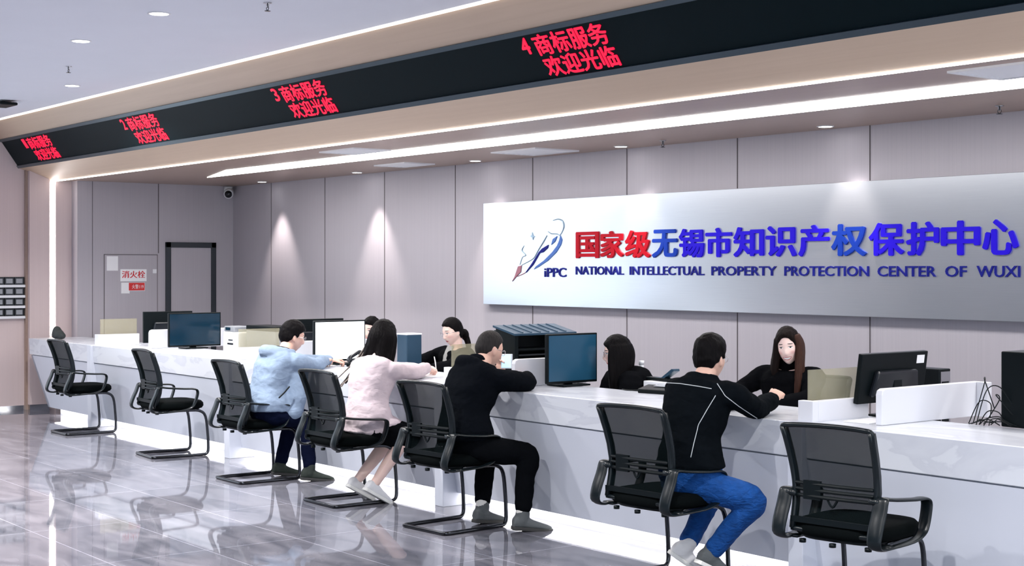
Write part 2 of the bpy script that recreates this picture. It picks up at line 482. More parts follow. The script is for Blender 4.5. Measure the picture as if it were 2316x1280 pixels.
def text_mb(txt, fit, frame, depth=.006, bold=0.0, shifts=((0, 0),)):
    """lettering solid: txt fitted into the box fit=(u0, v0, u1, v1) of the plane frame=(origin, u axis, v axis, normal)"""
    cu = bpy.data.curves.new('lettering', 'FONT'); cu.body = txt; cu.size = 1; cu.offset = bold; cu.resolution_u = 3
    o = bpy.data.objects.new('lettering', cu); COL.objects.link(o)
    dg = bpy.context.evaluated_depsgraph_get(); dg.update()
    me = bpy.data.meshes.new_from_object(o.evaluated_get(dg))
    bm = bmesh.new(); bm.from_mesh(me)
    bmesh.ops.remove_doubles(bm, verts=bm.verts, dist=1e-5)
    ex = bmesh.ops.extrude_face_region(bm, geom=list(bm.faces))
    up = [g for g in ex['geom'] if isinstance(g, bmesh.types.BMVert)]
    for v in up: v.co.z += 1
    bm.verts.index_update()
    xs = [v.co.x for v in bm.verts]; ys = [v.co.y for v in bm.verts]
    x0, x1, y0, y1 = min(xs), max(xs), min(ys), max(ys)
    og, U, W, Nn = frame
    u0, v0, u1, v1 = fit
    mb = MB()
    fs_ = [[v.index for v in f.verts] for f in bm.faces]
    for kk, (ou, ov) in enumerate(shifts):
        mb.add([og + U * (u0 + (v.co.x - x0) / (x1 - x0) * (u1 - u0) + ou) + W * (v0 + (v.co.y - y0) / (y1 - y0) * (v1 - v0) + ov) + Nn * (v.co.z * (depth + kk * .0003)) for v in bm.verts], fs_)
    bm.free(); bpy.data.objects.remove(o); bpy.data.curves.remove(cu); bpy.data.meshes.remove(me)
    return mb

# ------------------------------------------------------------------ the setting
SL, SR, TF, TB = -16.95, 4.0, -8.0, 8.43      # left end, right end, hall front, back wall
ZS, ZC = 2.673, 3.33                            # soffit over the counter, hall ceiling
struct(MB().box(SL - .3, TF, -.1, SR, TB + .2, 0).build('floor', 'floor_tile'))
struct(MB().box(SL - .3, TF, ZC, SR, 5.52, ZC + .1).build('ceiling', 'ceiling_paint'))
wb = struct(MB().box(SL - .2, TB, 0, SR, TB + .15, ZS + .1).build('wall_back', 'wall_panel'))
mb = MB()
for s in (-15.66, -14.392, -13.144, -11.844, -10.606, -9.307, -8.014, -6.717, -5.44, -4.16, -2.9, -1.6): mb.box(s - .005, TB - .003, 0, s + .005, TB + .001, ZS)
mb.build('panel_seam', 'seam', wb)
SRW = -16.66
wr_ = struct(MB().box(SRW - .2, 6.42, 0, SRW, TB, ZS + .1).build('wall_left_return', 'wall_panel'))
MB().box(SRW - .001, 7.427, 1.83, SRW + .003, 7.437, ZS).box(SRW - .001, 6.60, 0, SRW + .003, 6.606, ZS).build('panel_seam', 'seam', wr_)
struct(MB().prism([(4.7, 0), (5.895, 0), (5.895, 2.80), (5.86, 2.82), (5.60, 3.16), (5.46, 3.36), (4.7, 3.36)], 0, SL - .2, SL).box(SL - .2, TF, 0, SL, .6, 3.36).box(SL - .2, .6, 0, SL, 4.7, .35).box(SL - .2, .6, 3.0, SL, 4.7, 3.36).build('wall_left', 'pillar_panel'))
w_ = struct(MB().box(SL - .12, .6, .35, SL - .06, .66, 3.0).box(SL - .12, 4.64, .35, SL - .06, 4.7, 3.0).box(SL - .12, .66, .35, SL - .06, 4.64, .41).box(SL - .12, .66, 2.94, SL - .06, 4.64, 3.0).box(SL - .12, 2.62, .41, SL - .06, 2.68, 2.94).build('added_window_1', 'door_frame'))  # unseen window added with its wall opening, so the sign's left end reflects bright
struct(MB().box(SL - .2, TF - .2, 0, SR, TF, 3.36).build('wall_front', 'ceiling_paint'))
wp = struct(MB().box(-17.1, 5.92, 0.06, -16.84, 6.155, ZS + .12).box(-17.1, 6.228, 0, -16.84, 6.44, ZS + .12).box(-17.1, 6.155, 0, -16.87, 6.228, ZS + .12).build('wall_left_pillar', 'pillar_panel'))
struct(MB().box(-17.05, 5.925, 0, -16.845, 6.155, .06).box(SL - .05, 5.2, 0, SL + .008, 5.89, .05).build('baseboard_left', 'chrome'))
struct(MB().box(-17.05, 5.895, 0, -16.90, 5.93, ZS + .12).build('trim_1', 'door_frame' if False else 'soffit_wood'))
tag(MB().box(-16.87, 6.168, .86, -16.855, 6.215, ZS - .02).build('light_strip', 'led_column'), 'tall vertical white light strip set into the beige pillar at the counter end', 'light strip')

# door and hydrant cabinet on the return wall
d = struct(MB().box(SRW, 7.585, 0, SRW + .012, 8.121, 1.90).build('door_1', 'wall_panel'))
MB().box(SRW, 7.52, 0, SRW + .03, 7.585, 1.965).box(SRW, 8.121, 0, SRW + .03, 8.186, 1.965).box(SRW, 7.52, 1.90, SRW + .03, 8.186, 1.965).build('door_frame', 'door_frame', d, bevel=.003)
MB().tube([(SRW + .012, 8.06, .98), (SRW + .05, 8.06, .98), (SRW + .05, 7.95, .98)], .009, smooth=False).build('door_handle', 'dark_chrome', d, smooth=True)
h = thing('hydrant_cabinet', 'flush pinkish fire hydrant cabinet door in the panelled wall beside the dark door frame', 'cabinet', (SRW, 7.08, .3))
MB().box(SRW, 6.75, .3, SRW + .006, 7.412, 1.805).build('door_panel', 'wall_panel', h, loc=(SRW, 7.08, .3))
MB().box(SRW, 6.742, .3, SRW + .004, 6.75, 1.813).box(SRW, 7.412, .3, SRW + .004, 7.42, 1.813).box(SRW, 6.742, 1.805, SRW + .004, 7.42, 1.813).build('frame_gap', 'seam', h, loc=(SRW, 7.08, .3))
tag(MB().box(SRW + .006, 6.775, 1.618, SRW + .009, 6.915, 1.79).build('notice_sheet', 'paper'), 'blank white notice sheet taped near the top of the hydrant cabinet door', 'notice')
FR = lambda x: (V(x, 0, 0), V(0, 1, 0), V(0, 0, 1), V(1, 0, 0))
sg = tag(MB().box(SRW + .006, 6.945, 1.49, SRW + .010, 7.275, 1.635).build('sign_plate', 'paper'), 'white hydrant sign with three red characters on the cabinet door', 'sign')
text_mb('消火栓', (6.965, 1.53, 7.255, 1.615), FR(SRW + .010), .002, 0, ((-.002, 0), (.002, 0))).build('lettering', 'red_letter', sg)
sg = tag(MB().box(SRW + .006, 6.955, 1.345, SRW + .010, 7.06, 1.475).box(SRW + .006, 7.06, 1.375, SRW + .010, 7.255, 1.475).build('sign_plate', 'paper'), 'small white and red notice below the three character hydrant sign', 'sign')
MB().box(SRW + .010, 7.05, 1.38, SRW + .011, 7.25, 1.472).build('red_panel', 'red_sign', sg)
text_mb('火警119', (7.09, 1.40, 7.235, 1.452), FR(SRW + .011), .0015, 0).build('lettering', 'paper', sg)
tag(MB().box(SRW, 7.355, 1.585, SRW + .01, 7.405, 1.635).build('switch_plate', 'white_plastic', bevel=.003), 'tiny white square plate on the wall left of the dark door frame', 'switch plate')

# fascia, soffit
T0 = (5.475, 3.331); T1 = (5.614, 3.131); T2 = (5.834, 2.813); T3 = (6.2, 2.673)
sl = lambda a, b, k: (a[0] + (b[0] - a[0]) * k, a[1] + (b[1] - a[1]) * k)
struct(MB().prism([T0, T1, (T1[0] + .2, T1[1] + .1), (T0[0] + .25, T0[1] + .1), (T0[0], T0[1] + .1)], 0, SL, SR).build('trim_2', 'beige_wood'))
struct(MB().prism([T2, T3, (6.2, 2.80), (6.0, 2.95)], 0, SL, SR).build('trim_3', 'beige_wood'))
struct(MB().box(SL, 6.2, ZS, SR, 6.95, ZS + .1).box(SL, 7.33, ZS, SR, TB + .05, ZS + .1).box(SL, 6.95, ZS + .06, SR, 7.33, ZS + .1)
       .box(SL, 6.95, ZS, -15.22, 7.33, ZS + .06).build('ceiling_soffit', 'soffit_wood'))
led = thing('led_display', 'long black LED ticker display with red queue text set in the wooden fascia', 'display', (-8, 5.72, 2.97))
LO = (-8, 5.72, 2.97)
MB().prism([sl(T1, T2, .07), sl(T1, T2, .91), (T2[0] + .1, T2[1] + .05), (T1[0] + .1, T1[1])], 0, SL, SR).build('screen_panel', 'led_black', led, loc=LO)
n_out = V(0, -.318, -.22).normalized(); dn = V(0, .22, -.318).normalized()
def strip(k0, k1, off):
    a, b = sl(T1, T2, k0), sl(T1, T2, k1)
    A, B = V(0, *a), V(0, *b)
    A2, B2 = A + n_out * off, B + n_out * off
    return [(A.y, A.z), (B.y, B.z), (B2.y, B2.z), (A2.y, A2.z)]
MB().prism(strip(-.01, .075, .012), 0, SL, SR).prism(strip(.905, 1.0, .012), 0, SL, SR).build('bezel', 'led_frame', led, loc=LO)
og = V(0, T1[0], T1[1]) + n_out * .001
LF = (og, V(1, 0, 0), -dn, n_out)
for num, s0 in (('4', -7.25), ('3', -10.50), ('2', -13.56), ('1', -16.32)):
    SH = ((-.004, 0), (.004, 0), (0, .003), (0, -.003))
    g = text_mb('商标服务', (s0 + .13, -.185, s0 + .80, -.045), LF, .003, 0, SH)
    k = text_mb('欢迎光临', (s0 + .13, -.335, s0 + .80, -.20), LF, .003, .0, SH)
    q = text_mb(num, (s0, -.16, s0 + .075, -.05), LF, .003, 0, SH)
    g.add(k.v, k.f); g.add(q.v, q.f)
    g.build('lettering', 'led_red', led, loc=LO)
tag(MB().box(SL, 6.20, ZS - .010, SR, 6.226, ZS).build('light_strip', 'led_thin'), 'thin warm light strip running along the front edge of the lowered soffit', 'light strip')
lt = MB()
pts = [(-15.2, 7.30)]
lt.prism([(-15.12, 7.33), (-13.9, 6.95), (SR, 6.95), (SR, 7.33)], 2, ZS - .006, ZS + .05)
tag(lt.build('ceiling_light', 'led_white'), 'broad bright white linear light recessed along the whole soffit above the staff', 'ceiling light')
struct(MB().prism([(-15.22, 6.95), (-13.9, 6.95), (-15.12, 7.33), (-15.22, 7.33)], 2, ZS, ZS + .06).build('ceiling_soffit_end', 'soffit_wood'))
tag(MB().prism([(T0[0] - .022, ZC), (T0[0] + .01, ZC), (T0[0] + .01, T0[1] - .014), (T0[0] - .006, T0[1] - .014)], 0, SL, SR).build('light_strip', 'cove_warm'), 'warm cove light line where the wooden fascia meets the pale ceiling', 'light strip')

# recessed downlights, vents, sprinklers
def downlight(label, loc, r, group):
    o = thing('downlight', label, 'ceiling light', loc, group=group)
    MB().lathe([(r * 1.22, 0), (r * 1.22, -.004), (r * 1.02, -.007), (r, -.002), (r, 0)], (0, 0, 0)).build('trim_ring', 'white_plastic', o, smooth=True)
    MB().lathe([(r, -.0005), (r * .98, -.006), (.001, -.009)], (0, 0, 0)).build('diffuser', 'lamp_disc', o, smooth=True)
    return o
dl = downlight('round hall downlight nearest the ceiling sprinkler at the photo top', (-9.041, 4.038, ZC), .062, 'round downlights in the pale hall ceiling')
dup(dl, (-10.485, 4.068, ZC), label='middle one of the three round downlights in the pale hall ceiling')
dup(dl, (-13.099, 4.998, ZC), label='round hall downlight closest to the wooden fascia, below the small ceiling sprinkler')
for s, t in ((-9.04, 4.04), (-10.48, 4.07), (-13.1, 5.0), (-6, 2.5), (-9, 1.5), (-12, 2), (-3.5, 3.2), (-6, -.5), (-2, 0.5), (-1, 3.5), (-15, 2.5)):
    lamp('downlight_glow', 'AREA', (s, t, ZC - .012), 66, (1, .97, .95), shape='DISK', size=.1, spread=R(140))
sd = None
for s, lab in ((-15.5, 'small soffit downlight closest to the white security camera'), (-13.36, 'second soffit downlight counting from the security camera'),
               (-11.22, 'soffit downlight above the left end of the metal sign'), (-9.15, 'soffit downlight above the red characters of the sign'), (-6.95, 'soffit downlight nearest the photo right side, above the metal sign')):
    if sd is None: sd = downlight(lab, (s, 8.22, ZS), .05, 'small downlights along the back edge of the soffit')
    else: dup(sd, (s, 8.22, ZS), label=lab)
for s in (-15.5, -13.36, -11.22, -9.15, -6.95, -4.85):
    lamp('downlight_beam', 'SPOT', (s + .12, 8.20, ZS - .02), 70, (1, .88, .83), rot=(R(3), 0, R(0)), spot_size=R(60), spot_blend=.7, shadow_soft_size=.03)
def vent(label, x0, y0, x1, y1):
    o = thing('ceiling_vent', label, 'air vent', ((x0 + x1) / 2, (y0 + y1) / 2, ZS), group='square air vents in the soffit')
    L0 = o.location.copy()
    f = MB()
    w = .035
    f.box(x0, y0, ZS - .012, x1, y0 + w, ZS).box(x0, y1 - w, ZS - .012, x1, y1, ZS).box(x0, y0 + w, ZS - .012, x0 + w, y1 - w, ZS).box(x1 - w, y0 + w, ZS - .012, x1, y1 - w, ZS)
    f.build('frame', 'white_plastic', o, loc=L0)
    g = MB()
    for i in range(7):
        y = y0 + w + (y1 - y0 - 2 * w) * (i + .5) / 7
        g.prism([(y - .022, ZS - .003), (y + .012, ZS - .011), (y + .022, ZS - .009), (y - .012, ZS - .001)], 0, x0 + w, x1 - w)
    g.build('louver', 'grey_plastic' if False else 'white_plastic', o, loc=L0)
    return o
vent('square white air vent in the soffit above the left end of the metal sign', -10.31, 7.72, -9.68, 8.21)
vent('small square air vent in the soffit above the wall between the two light scallops', -12.33, 7.78, -11.78, 8.14)
vent('white air vent between the two soffit lights at the photo right edge', -4.62, 6.42, -3.95, 6.90)
vent('faint white air vent between the soffit lights above the woman in the blush coat', -11.2, 6.50, -10.62, 6.88)
def sprinkler(label, loc):
    o = thing('sprinkler', label, 'sprinkler', loc, group='fire sprinklers in the ceilings')
    o.scale = (.8, .8, .62)
    MB().lathe([(.035, 0), (.035, -.005), (.012, -.01), (.009, -.05), (.006, -.052)]).build('escutcheon', 'chrome', o, smooth=True)
    MB().tube([(-.014, 0, -.045), (-.016, 0, -.065), (0, 0, -.082)], .003, n=6).tube([(.014, 0, -.045), (.016, 0, -.065), (0, 0, -.082)], .003, n=6).lathe([(.004, -.078), (.024, -.084), (.024, -.087), (.003, -.088)], n=16).build('deflector', 'dark_chrome', o, smooth=True)
    return o
spk = sprinkler('fire sprinkler in the pale ceiling at the photo top edge', (-8.26, 4.42, ZC))
dup(spk, (-11.882, 4.503, ZC), label='fire sprinkler in the pale ceiling between two round downlights')
dup(spk, (-5.402, 8.05, ZS), label='fire sprinkler in the soffit near the photo right edge')
dup(spk, (-8.537, 8.12, ZS), label='tiny fire sprinkler in the soffit above the metal sign')
o = thing('ceiling_speaker', 'small black flat device under the pale ceiling at the photo left edge', 'ceiling device', (-14.78, 4.93, ZC))
MB().box(-.17, -.09, -.05, .17, .09, -.02).build('body', 'black_plastic', o, bevel=.012)
MB().lathe([(.02, 0), (.02, -.025)]).build('bracket', 'black_plastic', o)
# security camera on the return wall
o = thing('security_camera', 'white security camera with black lens high in the corner above the dark door', 'camera', (SRW, 8.33, 2.585))
MB().lathe([(.05, .03), (.05, .08)], (.06, 0, 0)).build('mount', 'white_plastic', o, smooth=True)
M = Matrix.Translation((.10, -.01, -.0)) @ Matrix.Rotation(R(60), 4, 'Z') @ Matrix.Rotation(R(105), 4, 'X')
MB().lathe([(.001, -.10), (.045, -.095), (.06, -.05), (.06, .06), (.052, .075), (.048, .075)]).xf(M).build('housing', 'white_plastic', o, smooth=True)
MB().lathe([(.049, .06), (.045, .085), (.025, .105), (.001, .11)]).xf(M).build('lens', 'black_gloss', o, smooth=True)

# wall rack with framed cards on the left wall
rk = thing('display_rack', 'white ledged rack of dark framed cards on the pink wall at the photo left edge', 'rack', (SL, 5.65, 1.06))
RL = (SL, 5.65, 1.06)
MB().box(SL, 5.22, 1.08, SL + .012, 5.892, 1.545).build('backing', 'black_plastic', rk, loc=RL)
for i in range(4):
    z = 1.062 + i * .121
    MB().box(SL, 5.22, z, SL + .05, 5.892, z + .03).build('ledge', 'white_plastic', rk, loc=RL, bevel=.003)
cards = None
rows = ('bottom', 'second lowest', 'second highest', 'top')
for i in range(4):
    for j, (t0, t1) in enumerate(((5.778, 5.882), (5.662, 5.768), (5.546, 5.652))):
        z = 1.095 + i * .121
        col = ('in the column nearest the pillar', 'in the middle column', 'cut by the photo edge')[j]
        c = tag(MB().box(SL + .014, t0, z, SL + .022, t1, z + .082).build('framed_card', 'black_gloss', loc=(SL + .014, (t0 + t1) / 2, z)), 'dark framed card on the %s rack ledge, %s' % (rows[i], col), 'card', 'framed cards on the wall rack')
        MB().box(.008, -.037, .014, .0095, .037, .068).build('card_face', 'grey_plastic', c)

# ------------------------------------------------------------------ service counter
CL, CR = -16.5, 1.5
ZT = .85
sc = thing('service_counter', 'long white marble service counter with a lit recessed base', 'counter', (-7, 6.1, 0))
CO = (-7, 6.1, 0)
MB().prism([(5.80, .668), (5.79, ZT), (6.43, ZT), (6.43, .80), (5.86, .80), (5.86, .668)], 0, CL, CR).build('marble_top', 'white_marble', sc, loc=CO, bevel=.004)
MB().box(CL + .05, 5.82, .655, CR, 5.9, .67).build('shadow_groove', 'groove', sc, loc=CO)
pn = MB()   # sloping front, its left end tapering inwards to the floor
zb, z1 = .09, .660
ya, yb = 5.805, 5.892
pn.add([(CL + .04, ya, z1), (CR, ya, z1), (CR, yb, zb), (-16.16, yb, zb), (CL + .04, ya + .05, z1), (CR, ya + .05, z1), (CR, yb + .05, zb), (-16.16, yb + .05, zb)],
       [(0, 1, 2, 3), (7, 6, 5, 4), (0, 3, 7, 4), (1, 5, 6, 2), (0, 4, 5, 1), (3, 2, 6, 7)])
pn.add([(CL + .04, ya, z1), (-16.16, yb, zb), (-16.16, 6.40, zb), (CL + .04, 6.40, z1), (CL + .08, ya, z1), (-16.1, yb, zb), (-16.1, 6.40, zb), (CL + .08, 6.40, z1)],
       [(0, 1, 2, 3), (7, 6, 5, 4), (0, 4, 5, 1), (3, 2, 6, 7), (0, 3, 7, 4), (1, 5, 6, 2)])
pn.build('front_panel', 'white_panel', sc, loc=CO)
MB().box(-16.1, 6.01, 0, CR, 6.06, .12).build('plinth', 'white_panel', sc, loc=CO)
MB().box(-16.1, 5.945, zb - .004, CR, 6.0, zb + .004).build('plinth_light', 'led_plinth', sc, loc=CO)
SLABS = (-14.70, -11.58, -8.36, -5.13)
for s in SLABS:
    MB().prism([(5.775, .0), (5.765, ZT + .002), (6.40, ZT + .002), (6.40, 0)], 0, s, s + .10).build('slab_leg', 'white_panel', sc, loc=CO, bevel=.003)
# low marble dividers with a tinted screen, and tall board dividers on the staff side
names = ('at the far left end of the counter', 'left of the man in the blue-grey hoodie', 'behind the woman in the blush coat', 'in front of the smiling woman')
for s, w in zip(SLABS, names):
    L0 = (s + .08, 5.85, ZT)
    o = thing('counter_divider', 'low white divider with tinted screen %s' % w, 'divider', L0, group='low dividers with tinted screens')
    MB().box(s - .0, 5.85, ZT, s + .10, 5.895, ZT + .108).box(s + .06, 5.895, ZT, s + .10, 6.30, ZT + .108).build('panel', 'white_board', o, loc=L0, bevel=.003)
    MB().box(s + .022, 5.90, ZT, s + .03, 6.30, ZT + .265).build('tinted_screen', 'tinted_acrylic', o, loc=L0)
names = ('behind the second empty chair, beside the dark screen', 'behind the man in the blue-grey hoodie', 'right of the man in the black hoodie', 'at the photo right, below the black monitor')
for s, w in zip((-13.65, -10.78, -7.74, -4.706), names):
    L0 = (s - .02, 6.4, ZT)
    o = thing('counter_board', 'tall white divider board %s' % w, 'divider', L0, group='tall white divider boards')
    te = 6.62 if s == -7.74 else 6.84
    poly = [(6.0, ZT + .001), (te, ZT + .001), (te, 1.036), (6.03, 1.036), (6.008, 1.027), (6.0, 1.005)]
    MB().prism(poly, 0, s - .04, s).box(s, te - .04, ZT, s + (.07 if te > 6.7 else .01), te, 1.036).build('board', 'white_board', o, loc=L0, bevel=.004)
dk = thing('staff_desk', 'white staff desk surface behind the marble ledge', 'desk', (-7, 6.7, 0))
MB().box(-16.4, 6.43, .70, CR, 7.0, .74).build('desk_top', 'white_board', dk, loc=(-7, 6.7, 0))
MB().box(-16.4, 6.43, 0, CR, 6.46, .70).build('modesty_panel', 'white_board', dk, loc=(-7, 6.7, 0))

# ------------------------------------------------------------------ visitor chairs
def sm01(x): x = min(max(x, 0), 1); return x * x * (3 - 2 * x)
def make_chair(label):
    o = thing('visitor_chair', label, 'chair', group='black mesh visitor chairs at the counter')
    # cantilever tube
    w = .212
    half = lambda sx: [(sx * w, -.10, .405), (sx * w, .08, .405), (sx * w, .175, .395), (sx * w, .225, .345), (sx * w, .245, .20), (sx * w, .252, .06), (sx * w, .235, .018), (sx * w, .19, .0125), (sx * w, 0, .0125), (sx * w, -.20, .0125), (sx * (w - .012), -.243, .0125), (sx * (w - .05), -.25, .0125)]
    a = half(1); b = half(-1)[::-1]
    MB().tube(a + b, .0125, n=10, sub=4).build('base_frame', 'dark_chrome', o, smooth=True)
    # seat
    sb = MB()
    def seat_ring(z, kx, ky):
        return (V(0, -.005, z), V(.245 * kx, 0, 0), V(0, .245 * ky, 0))
    sb.loft([seat_ring(.415, .86, .86), seat_ring(.42, .95, .95), seat_ring(.44, 1, 1), seat_ring(.465, .99, .99), seat_ring(.482, .93, .93), seat_ring(.488, .8, .8), seat_ring(.486, .3, .3)], n=36, p=4)
    sb.build('seat', 'seat_fabric', o, smooth=True)
    sp = MB().loft([seat_ring(.392, .6, .6), seat_ring(.40, .84, .84), seat_ring(.417, .9, .9)], n=28, p=4)
    for px, py in ((-.17, -.2), (.17, -.2), (0, -.22)): sp.lathe([(.016, .378), (.016, .395)], (px, py, 0), n=10)
    sp.build('seat_pan', 'black_plastic', o, smooth=True)
    # back: profile y(z)
    prof = [(.455, -.235), (.50, -.222), (.56, -.205), (.64, -.195), (.72, -.208), (.80, -.232), (.87, -.258), (.918, -.277)]
    def yb(z):
        for (z0, y0), (z1, y1) in zip(prof, prof[1:]):
            if z <= z1: return y0 + (y1 - y0) * (z - z0) / (z1 - z0)
        return prof[-1][1]
    hw = lambda z: .205 + .025 * (z - .455) / .46
    fr = MB()
    loop = []
    for z, y in prof: loop.append((hw(z), y, z))
    top = [(.20, -.280, .928), (.10, -.268, .932), (0, -.262, .933), (-.10, -.268, .932), (-.20, -.280, .928)]
    loop += top
    for z, y in prof[::-1]: loop.append((-hw(z), y, z))
    bot = [(-.19, -.232, .445), (0, -.225, .443), (.19, -.232, .445)]
    loop += bot
    fr.tube(loop, .012, n=10, sub=3, closed=True)
    for sx in (1, -1):   # the deep side rails
        rr = []
        for z, y in prof:
            c = V(sx * (hw(z) - .004), y + .008, z)
            rr.append((c, V(.013, 0, 0), V(0, .024, 0)))
        fr.loft(rr, n=12, p=3)
    fr.build('back_frame', 'arm_plastic', o, smooth=True)
    ms = MB()
    nx, nz = 10, 14
    g = []
    for j in range(nz + 1):
        z = .46 + (.922 - .46) * j / nz
        row = []
        for i in range(nx + 1):
            u = -1 + 2 * i / nx
            row.append(V(u * (hw(z) - .01), yb(z) + .012 - .020 * (1 - u * u) * -1 * .6, z))
        g.append(row)
    vs = [p for r in g for p in r]; W = nx + 1
    fs = [(j * W + i, j * W + i + 1, (j + 1) * W + i + 1, (j + 1) * W + i) for j in range(nz) for i in range(nx)]
    vs2 = [p + V(0, -.004, 0) for p in vs]; n0 = len(vs)
    ms.add(vs + vs2, fs + [tuple(i + n0 for i in f[::-1]) for f in fs])
    ms.build('back_mesh', 'chair_mesh', o, smooth=True)
    lb = MB()
    for z in (.600, .628, .656): lb.tube([(-.195, yb(z) - .012, z), (-.1, yb(z) - .022, z), (0, yb(z) - .026, z), (.1, yb(z) - .022, z), (.195, yb(z) - .012, z)], .009, n=8, sub=3)
    lb.box(-.15, -.228, .585, -.06, -.214, .672)
    lb.box(-.205, -.250, .478, .205, -.236, .505)
    lb.tube([(-.03, -.222, .60), (0, -.222, .56), (.03, -.222, .60)], .006, n=6)
    lb.build('lumbar_support', 'black_plastic', o, smooth=False)
    for sx in (1, -1):
        path = [(-.205, .622), (-.13, .612), (0, .602), (.085, .598), (.122, .58), (.118, .53), (.095, .47), (.065, .435), (-.02, .412), (-.16, .400), (-.245, .402), (-.285, .43), (-.272, .49), (-.240, .56), (-.222, .61)]
        path = [(sx * (.246 + .040 * sm01((y + .24) / .26)), y, z) for y, z in path]
        am = MB().tube(path, [1.15, 1, 1, 1, 1, 1, 1, .9, .8, .8, 1.0, 1.2, 1.3, 1.3, 1.25], n=12, sub=3, closed=True, flat=((1, 0, 0), .030, .0085))
        am.box(min(sx * .24, sx * .19), -.235, .595, max(sx * .24, sx * .19), -.20, .62).box(min(sx * .27, sx * .20), -.20, .394, max(sx * .27, sx * .20), -.14, .409)
        am.build('armrest', 'arm_plastic', o, smooth=True)
    return o
CH = [((-14.225, 5.545), 0, 'empty black mesh chair at the far left end of the counter'),
      ((-12.04, 5.50), -4, 'second empty black mesh chair from the pillar, in front of the dark screen'),
      ((-10.25, 5.40), 0, 'black mesh chair of the man in the blue-grey hoodie'),
      ((-8.87, 5.40), 0, 'black mesh chair of the woman in the blush coat'),
      ((-7.59, 5.395), 4, 'black mesh chair of the man in the black hoodie and black trousers'),
      ((-5.61, 5.36), 4, 'black mesh chair of the man in blue jeans'),
      ((-4.40, 5.43), 9, 'empty black mesh chair nearest the camera at the photo right')]
chair = None
for (s, t), yaw, lab in CH:
    if chair is None: chair = make_chair(lab); chair.location = (s, t, 0); chair.rotation_euler = (0, 0, R(yaw))
    else: dup(chair, (s, t, 0), R(yaw), lab)

# ------------------------------------------------------------------ things on the counter and the desk
def monitor(label, loc, rz, w, h, screen, tilt=0, lift=.08, sticker=False, group='monitors on the counter and the desk'):
    """screen faces local -Y"""
    o = thing('monitor', label, 'monitor', Vector(loc) + Vector((0, 0, .002)), rz, group)
    Mt = Matrix.Translation((0, 0, lift + h / 2)) @ Matrix.Rotation(R(tilt), 4, 'X')
    MB().box(-w / 2, -.012, -h / 2, w / 2, .018, h / 2).xf(Mt).build('casing', 'black_plastic', o, bevel=.005)
    MB().prism([(-w * .36, -h * .36), (w * .36, -h * .36), (w * .30, h * .16), (-w * .30, h * .16)], 1, .016, .05).xf(Mt).build('rear_housing', 'black_gloss', o, bevel=.012)
    MB().box(-w / 2 + .012, -.0135, -h / 2 + .016, w / 2 - .012, -.0115, h / 2 - .012).xf(Mt).build('screen', screen, o)
    if sticker: MB().box(-w / 2 + .03, .0175, h / 2 - .065, -w / 2 + .095, .0195, h / 2 - .02).xf(Mt).build('sticker', 'paper', o)
    MB().box(-.035, .03, .005, .035, .05, lift + h * .45).build('stand_neck', 'black_plastic', o, bevel=.004)
    MB().box(-.12, -.06, 0, .12, .12, .012).build('stand_base', 'black_plastic', o, bevel=.004)
    return o
monitor('dark wide screen beside a tall white board behind the second empty chair', (-13.38, 6.35, ZT), R(90), .56, .335, 'dark_screen', lift=.02)
monitor('black monitor turned away behind the tall white board of the far left desk', (-14.12, 6.40, ZT), R(-90), .54, .32, 'dark_screen', lift=.03)
monitor('bright white screen between the hoodie man and the woman in the blush coat', (-10.42, 6.24, ZT), R(90), .49, .335, 'screen_white', lift=.03)
monitor('slate monitor turned away behind the head of the man in blue-grey hoodie', (-11.0, 6.36, ZT), R(-90), .52, .31, 'dark_screen', lift=.05)
monitor('large blue screen beside the long haired clerk seen in profile', (-7.58, 6.36, ZT), R(90), .44, .335, 'blue_screen', lift=.02)
m4 = monitor('black monitor seen from behind with a white sticker, at the photo right', (-5.0, 6.45, ZT), R(-90), .56, .27, 'dark_screen', lift=.075, tilt=-8, sticker=True)
# computers, printers and small things
def tower(label, loc, dims, mat, cap, rz=0):
    w, d, hh = dims
    o = thing('computer_tower', label, 'computer', loc, rz)
    MB().box(-w / 2, -d / 2, 0, w / 2, d / 2, hh).build('case', mat, o, bevel=.006)
    if cap == 'top': MB().box(-w / 2 - .002, -d / 2 - .002, hh, w / 2 + .002, d / 2 + .002, hh + .012).build('lid', 'white_plastic', o, bevel=.003)
    else:
        MB().box(w / 2, -d / 2 + .015, .02, w / 2 + .004, d / 2 - .01, hh - .015).build('rear_panel', 'chrome', o)
        g = MB()
        for k in range(5): g.box(w / 2 + .004, -d / 2 + .025, .05 + k * .05, w / 2 + .006, d / 2 - .025, .075 + k * .05)
        g.build('port_panel', 'black_plastic', o)
    return o
tower('dark blue desk tower with a white lid beside the writing woman', (-10.22, 6.80, .741), (.15, .15, .35), 'blue_case', 'top')
tower('black computer tower with silver rear panel behind the black monitor at the right', (-5.13, 6.9, .741), (.30, .11, .345), 'black_plastic', 'panel')
L0 = (-8.12, 6.47, ZT)
o = thing('office_printer', 'large dark printer with teal ridged top behind the man in the black hoodie', 'printer', L0)
s0, s1, t0, t1, z0 = -8.24, -8.0, 6.20, 6.745, ZT + .001
c = MB().box(s0, t0, z0, s0 + .02, t1, z0 + .36).prism([(s0 + .02, z0), (s1, z0), (s1, z0 + .33), (s0 + .02, z0 + .375)], 1, t0, t0 + .03).prism([(s0 + .02, z0), (s1, z0), (s1, z0 + .33), (s0 + .02, z0 + .375)], 1, t1 - .03, t1)
c.box(s0 + .02, t0 + .03, z0, s1, t1 - .03, z0 + .05).box(s0 + .02, t0 + .03, z0 + .22, s1 - .04, t1 - .03, z0 + .235)
c.build('case', 'black_plastic', o, loc=L0)
sl_ = lambda s, up: (s, z0 + .33 + (s1 - s) / (s1 - s0 - .02) * .045 + up)
